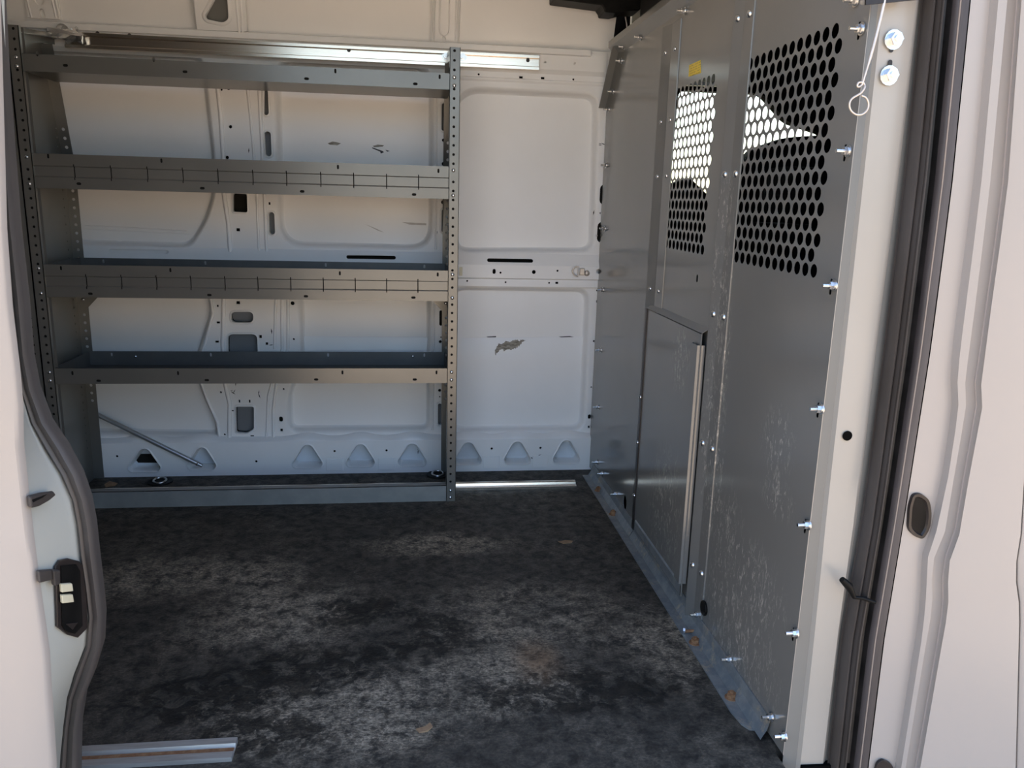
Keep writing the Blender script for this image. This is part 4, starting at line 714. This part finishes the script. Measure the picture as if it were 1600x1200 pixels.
def shelving(x0, x1, label, detail):
    t = thing('shelving_unit', label, 'shelving', ((x0 + x1) / 2, -0.18, 0.0), 'steel shelving units along the van wall')
    H = 1.515; pw = 0.0335
    bz = []
    for (z0, z1) in TR: bz += [z0 + 0.012, z1 - 0.012]
    bz += [0.016, 0.042]
    for side, xa in ((-1, x0), (1, x1 - pw)):
        po = MB(); xc = xa + pw / 2 - 0.002 * side
        po.plate([(xa, 0.001), (xa + pw, 0.001), (xa + pw, H), (xa, H)], post_holes(xc, 0.075, H - 0.01, bz), 0.0018, MY(YF - 0.004))
        po.box(xa, xa + 0.0018, YF - 0.004, YF + 0.032, 0.001, H).box(xa + pw - 0.0018, xa + pw, YF - 0.004, YF + 0.012, 0.001, H).box(xa, xa + pw, YF + 0.030, YF + 0.032, 0.001, H)
        o = po.build('post', SHELF, t)
        MB().box(xa + 0.003, xa + pw - 0.003, YF + 0.004, YF + 0.006, 0.01, H - 0.002).build('post_shade_strip', HOLE_SHADE, o)  # black insert added as painted shade behind the post holes
        for z in bz: inst('bolt', RIVET, (xc, YF - 0.004, z), t)
        # rear post: leans forward towards the top, with a row of open holes
        xr = x0 + 0.004 if side < 0 else x1 - 0.004
        inn = 0.024 * (-side)
        def rm(a, b, c): return (xr + a * -side, -0.040 - max(0, b - 1.12) * 0.25 + c, b)
        rp = MB().plate(dense([(0.0, 0.001), (0.036, 0.001), (0.036, 1.50), (0.0, 1.50)], 8), post_holes(0.020, 0.30, 1.25, [], 0.0055), 0.002, rm)
        rp.build('rear_post', SHELF, t)
        # end panel with two rows of punched holes near the back
        eh = post_holes(-0.075, 0.13, 1.36, [], 0.0035)
        MB().plate([(YF + 0.028, 0.001), (-0.040, 0.001), (-0.040, 1.12), (-0.135, 1.50), (YF + 0.028, 1.50)], eh, 0.0015, MX(xr - 0.0008)).build('end_panel', SHELF, t)
        # sloping arm from the post top to the wall rail
        xm = xa + pw / 2
        MB().slab([(xm - 0.012, YF, 1.495), (xm + 0.012, YF, 1.495), (xm + 0.012, -0.030, 1.535), (xm - 0.012, -0.030, 1.535)], (0, 0, 0.003)).slab([(xm - 0.012, YF, 1.480), (xm - 0.012, YF, 1.513), (xm - 0.012, -0.030, 1.550), (xm - 0.012, -0.030, 1.515)], (0.003, 0, 0)).build('wall_arm', SHELF, t)
    xa, xb = x0 + pw - 0.004, x1 - pw + 0.004
    for k, (z0, z1) in enumerate(TR):
        ovs = [(ov_v if vv else ov_h)(c) for c, vv in OV[k]] if detail else []
        mb = MB(); lip(mb, xa, xb, z0, z1, YF, 0.0016, None if k in (0, 3) or not detail else (SL2 if k == 1 else SL3), ovs)
        yb = YB[k]
        hb = z1 if k != 0 else z0 + 0.03
        tr = MB().box(xa, xb, YF + 0.0018, yb, z0 + 0.0002, z0 + 0.0018).build('shelf_tray', SHELF if k == 0 else TRAY, t)
        mb.build('front_lip', SHELF, tr)
        MB().box(xa, xb, YF + 0.0075, YF + 0.0085, z0 + 0.002, z1 - 0.001).box(xa, xb, YF + 0.0016, YF + 0.0085, z1 - 0.0016, z1 - 0.0004).build('lip_hem', HOLE_SHADE, tr)  # hem coloured near black so slots and ovals look shaded
        bl = MB()
        bo = [ov_v((xa + (xb - xa) * q, z1 - 0.012)) for q in (0.06, 0.33, 0.66, 0.94)] if k else []
        if k in (1, 2): lip(bl, xa, xb, z0, hb, yb, 0.0015, [s for s in SL3] if detail else None, bo)
        else: bl.plate([(xa, z0), (xb, z0), (xb, hb), (xa, hb)], bo, 0.0015, MY(yb))
        bl.build('back_lip', TRAY, tr)
        # the tray's upturned ends
        for xe in (xa, xb - 0.0015): MB().box(xe, xe + 0.0015, YF + 0.002, yb, z0, z1).build('tray_end', TRAY, tr)
        if k in (2, 3):
            g = 0.082 if k == 2 else 0.045
            for s, xg in ((1, x0 + 0.020), (-1, x1 - 0.020)):
                MB().plate([(xg, z0), (xg + s * g * 1.1, z0), (xg + s * 0.012, z0 - g), (xg, z0 - g)], [], 0.0018, MY(-0.0435)).build('gusset', SHELF, t)
                inst('bolt', RIVET, (xg + s * 0.006, -0.0435, z0 - g * 0.55), t)
    # bottom rail
    zt_ = 0.0598
    MB().box(xa, xb, YF, YF + 0.002, 0.001, zt_).box(xa, xb, YF, YF + 0.03, zt_ - 0.002, zt_).build('bottom_rail', M('bottom_rail_coat', (0.24, 0.25, 0.245), 0.42, 0.3, col2=(0.30, 0.305, 0.295), scale=14) if detail else SHELF, t)
    return t
X0 = -1.1706
su = shelving(X0, 0.162, 'dark grey steel shelving unit with four trays against the white van wall', True)
su2 = shelving(X0 - 0.95, X0 - 0.0015, 'second dark grey shelving unit, mostly hidden behind the open sliding door', False)
# bolts that poke out of the lowest tray's back lip
for u in [(-0.9837,0.4654),(0.0129,0.4674)]: inst('bolt', RIVET, (u[0], -0.0445, u[1]), su)
# ================================================================ THINGS
# aluminium rail on the wall
zr0, zr1 = 1.507, 1.557
rx0, rx1 = -1.1313, 0.4631
rail = thing('wall_rail', 'long bare aluminium rail fixed along the wall above the top shelf', 'rail', ((rx0 + rx1) / 2, -0.02, zr0))
prof = [(-0.0125, zr0), (-0.034, zr0), (-0.034, zr0 + 0.011), (-0.026, zr0 + 0.012), (-0.026, zr1 - 0.012), (-0.034, zr1 - 0.011), (-0.034, zr1), (-0.0125, zr1)]
mb = MB().grid([[(x, y, z) for y, z in prof] for x in (rx0, rx1)], True); mb.f += [tuple(range(8)), tuple(range(8, 16))]
mb.build('rail_channel', ALU, rail, bevel=0.001)
for c in [(-0.2052,1.5437),(-0.9257,1.5557),(-1.0267,1.5567),(0.4217,1.5392)]:
    MB().tube([(c[0], -0.0262, c[1]), (c[0], -0.0285, c[1])], 0.0065, 10).build('screw', DKPLA, rail)
for c in [(0.1307,1.5407),(0.1891,1.5413)]: inst('nut', HEXS, (c[0], -0.0265, c[1]), rail)
for c, s in [((-1.0896,1.5538),1.3),((-1.1346,1.5594),1.4)]:
    o = inst('nut', HEXS, (c[0], -0.034, c[1]), rail, (0, 0, 0.9 * (1 if s > 1.35 else -1))); o.scale = (s, s, s)
cl = MB(); rnd = random.Random(3); rows = []
for i in range(7):
    cx_ = -1.1699 + i * 0.017
    rows.append([(cx_ + rnd.uniform(-.004, .004), -0.046 + 0.014 * math.sin(a) + rnd.uniform(-.003, .003), 1.547 - i * 0.0018 + (0.017 + rnd.uniform(-.005, .005)) * math.cos(a)) for a in [2 * math.pi * k / 9 for k in range(9)]])
cl.grid(rows, True); cl.f += [tuple(range(9)), tuple(range(54, 63))]
cl.build('crumpled_bracket', ZINC, rail)['label'] = 'crumpled shiny metal wrap at the rail end'
# aluminium rail on the floor, behind the shelf bottom
fx0, fx1 = -1.10, 0.6228
fr = thing('floor_rail', 'two-step aluminium rail lying along the floor at the foot of the shelves', 'rail', ((fx0 + fx1) / 2, -0.22, 0.0))
prof = [(-0.243, 0.0006), (-0.243, 0.011), (-0.240, 0.012), (-0.224, 0.012), (-0.222, 0.020), (-0.219, 0.022), (-0.205, 0.022), (-0.203, 0.0006)]
mb = MB().grid([[(x, y, z) for y, z in prof] for x in (fx0, fx1)], True); mb.f += [tuple(range(8)), tuple(range(8, 16))]
mb.build('rail_profile', ALU, fr)
# threshold strip at lower left
tx1 = -0.3359; ty0 = -1.6648; ty1 = -1.6084
ts = thing('threshold_strip', 'short worn aluminium strip on the floor beside the sliding door seal', 'strip', (tx1 - 0.2, (ty0 + ty1) / 2, 0.0))
prof = [(ty0, 0.0006), (ty0, 0.010), (ty0 + 0.018, 0.010), (ty0 + 0.021, 0.004), (ty1 - 0.021, 0.004), (ty1 - 0.018, 0.012), (ty1, 0.012), (ty1, 0.0006)]
mb = MB().grid([[(x, y, z) for y, z in prof] for x in (tx1 - 0.5, tx1)], True); mb.f += [tuple(range(8)), tuple(range(8, 16))]
mb.build('strip_profile', ALU2, ts)
MB().box(tx1 - 0.5, tx1 - 0.002, ty0 + 0.0215, ty1 - 0.0215, 0.0041, 0.0050).build('rust_line', RUST, ts)
# D-ring on the belt
dc = (0.6502,0.7945)
dr = thing('tie_down_ring', 'steel D-ring with round bolt on the wall belt near the partition', 'ring', (dc[0], -0.024, dc[1]))
pts = [(0.6415 - 0.022 * math.cos(a) - 0.004, -0.031, dc[1] + 0.001 + 0.019 * math.sin(a)) for a in [math.pi * (k / 10 - 0.5) for k in range(11)]]
MB().tube(pts + [pts[0]], 0.0028, 8).build('ring', WIRE, dr, smooth=60)
MB().box(dc[0] - 0.006, dc[0] + 0.012, -0.034, -0.0225, dc[1] - 0.014, dc[1] + 0.012).build('bracket', WIRE, dr, bevel=0.002)
inst('bolt', dome_mesh('bolt', 0.0115, 0.010, WIRE), (0.673, -0.0225, 0.7876), dr)
sc_ = (0.1917,0.7876)
tag(MB().box(sc_[0] - 0.006, sc_[0] + 0.006, -0.0252, -0.0226, sc_[1] - 0.016, sc_[1] + 0.016).build('catch_plate', CREAM, None, bevel=0.001), 'tiny cream plate on the wall belt beside the shelf post', 'plate')
# leaning tube
p0 = (-1.2093,0.2808); p1 = (-0.7754,0.0456)
tube = thing('metal_tube', 'bare metal tube leaning behind the lowest shelf bay', 'tube', (p1[0], -0.045, 0.0))
a = Vector((p0[0], -0.020, p0[1])); b = Vector((p1[0], -0.045, p1[1]))
MB().tube([a, a.lerp(b, 0.5), a.lerp(b, 0.93), a.lerp(b, 0.965), b], [0.0085, 0.0085, 0.0085, 0.0075, 0.0062], 14).build('tube_body', M('tube_steel', (0.52, 0.53, 0.53), 0.35, 0.8), tube, smooth=50)
MB().tube([a.lerp(b, 0.955), a.lerp(b, 0.965)], 0.0088, 14).build('tube_ferrule', ZINC, tube)
# recessed floor tie-downs
for i, (c, lab) in enumerate((((-0.9183,-0.0873), 'round floor tie-down cup under the left of the bottom shelf'), ((0.1087,-0.0615), 'round floor tie-down cup beside the right shelf post'))):
    t = thing('floor_tie_down', lab, 'tie-down', (c[0], c[1], 0.0), 'floor tie-down cups')
    cup = MB().grid([[(c[0] + r * math.cos(q), c[1] + r * math.sin(q), z) for q in [2 * math.pi * k / 20 for k in range(20)]] for r, z in ((0.046, 0.0008), (0.044, 0.004), (0.036, 0.004), (0.030, 0.0012), (0.001, 0.001))], True)
    cup.build('cup', BLACK, t, smooth=40)
    MB().tube([(c[0] + 0.022 * math.cos(q), c[1] + 0.020 * math.sin(q), 0.006 + 0.004 * math.sin(q)) for q in [2 * math.pi * k / 16 for k in range(17)]], 0.0045, 8).build('ring', ZINC, t, smooth=60)
# bits lying on the floor
tq = [(-1.1066,-0.1074),(-1.1005,-0.0736),(-1.0638,-0.0961),(-1.0637,-0.1232),(-1.0927,-0.135)]
tag(MB().plate(tq, [], 0.0012, MZ(0.0018)).build('tape_scrap', WOOD), 'brown scrap lying on the floor at the left post foot', 'scrap')
tag(MB().slab([(0.0114,-1.6026,0.0006),(0.0295,-1.5961,0.0006),(0.0402,-1.5847,0.0006),(0.0451,-1.5975,0.0006),(0.0344,-1.6107,0.0006),(0.0177,-1.6132,0.0006)], (0, 0, 0.003)).build('wood_chip', WOOD), 'pale wood chip on the dark floor near the door', 'wood chip')
tag(MB().slab([(0.4658,-0.7161,0.0006),(0.4921,-0.7081,0.0006),(0.5136,-0.7144,0.0006),(0.5067,-0.7286,0.0006),(0.4794,-0.7316,0.0006)], (0, 0, 0.002)).build('wood_chip', WOOD), 'thin pale splinter on the floor by the partition foot', 'wood chip')
lb = (0.6921,-1.2876)
bolt = thing('loose_bolt', 'loose rusty bolt lying on the floor angle below the partition upright', 'bolt', (lb[0], lb[1], 0.004))
MB().tube([(lb[0] - 0.008, lb[1], 0.0085), (lb[0] + 0.018, lb[1] - 0.006, 0.0115)], 0.004, 10).build('shank', RUST, bolt)
MB().tube([(lb[0] - 0.013, lb[1] + 0.001, 0.0105), (lb[0] - 0.008, lb[1], 0.0105)], 0.0068, 6).build('bolt_head', ZINC, bolt)
# wire hook hanging at the partition edge
wp = [(0.0,)]
hk = [(0.7177,1.3727),(0.7159,1.3483),(0.7078,1.2932),(0.6983,1.2454),(0.6961,1.2387),(0.6912,1.2357),(0.6892,1.2385),(0.6913,1.2423),(0.6977,1.2426),(0.7013,1.239),(0.6998,1.2342),(0.6945,1.2265),(0.6817,1.2184),(0.678,1.2107),(0.6808,1.2013),(0.6901,1.195),(0.7007,1.1955),(0.7083,1.2024),(0.7092,1.2119),(0.7038,1.2202),(0.696,1.2228)]
ho = thing('wire_hook', 'bent wire hook with a round loop hanging at the partition top corner', 'hook', (hk[0][0], -1.80, hk[0][1]))
def smooth_line(p, n=4):
    out = []
    for i in range(len(p) - 1):
        a, b, c, d = [Vector(p[max(0, min(len(p) - 1, i + k))]) for k in (-1, 0, 1, 2)]
        for j in range(n):
            t = j / n; out.append(0.5 * ((2 * b) + (c - a) * t + (2 * a - 5 * b + 4 * c - d) * t * t + (3 * b - a - 3 * c + d) * t ** 3))
    return out + [Vector(p[-1])]
hk3 = smooth_line([(x, -1.80 - 0.0035 * (i > 9), z) for i, (x, z) in enumerate(hk)])
MB().tube(hk3, [0.0026] * 10 + [0.0016] * (len(hk3) - 10), 8).build('wire', WIRE, ho, smooth=60)
# black overhead trim at the top right
ot = [(0.4899,1.7207),(0.6547,1.7094),(0.6642,1.6977),(0.667,1.6877),(0.7053,1.6867),(0.7318,1.6952),(0.7903,1.7003),(0.7963,1.7129),(0.8055,1.8145),(0.487,1.7962)]
tag(MB().plate(ot, [], 0.10, MY(-0.14)).build('overhead_trim', BLACK, None, bevel=0.004), 'black plastic overhead trim at the top right above the wall', 'trim panel')
tag(MB().plate([(-0.34, 1.606), (-1.5, 1.606), (-1.5, 1.92), (-0.42, 1.92), (-0.33, 1.70)], [], 0.10, MX(0.735)).build('roof_pad', BLACK, None, bevel=0.01), 'dark cab roof lining just over the partition top', 'roof lining')
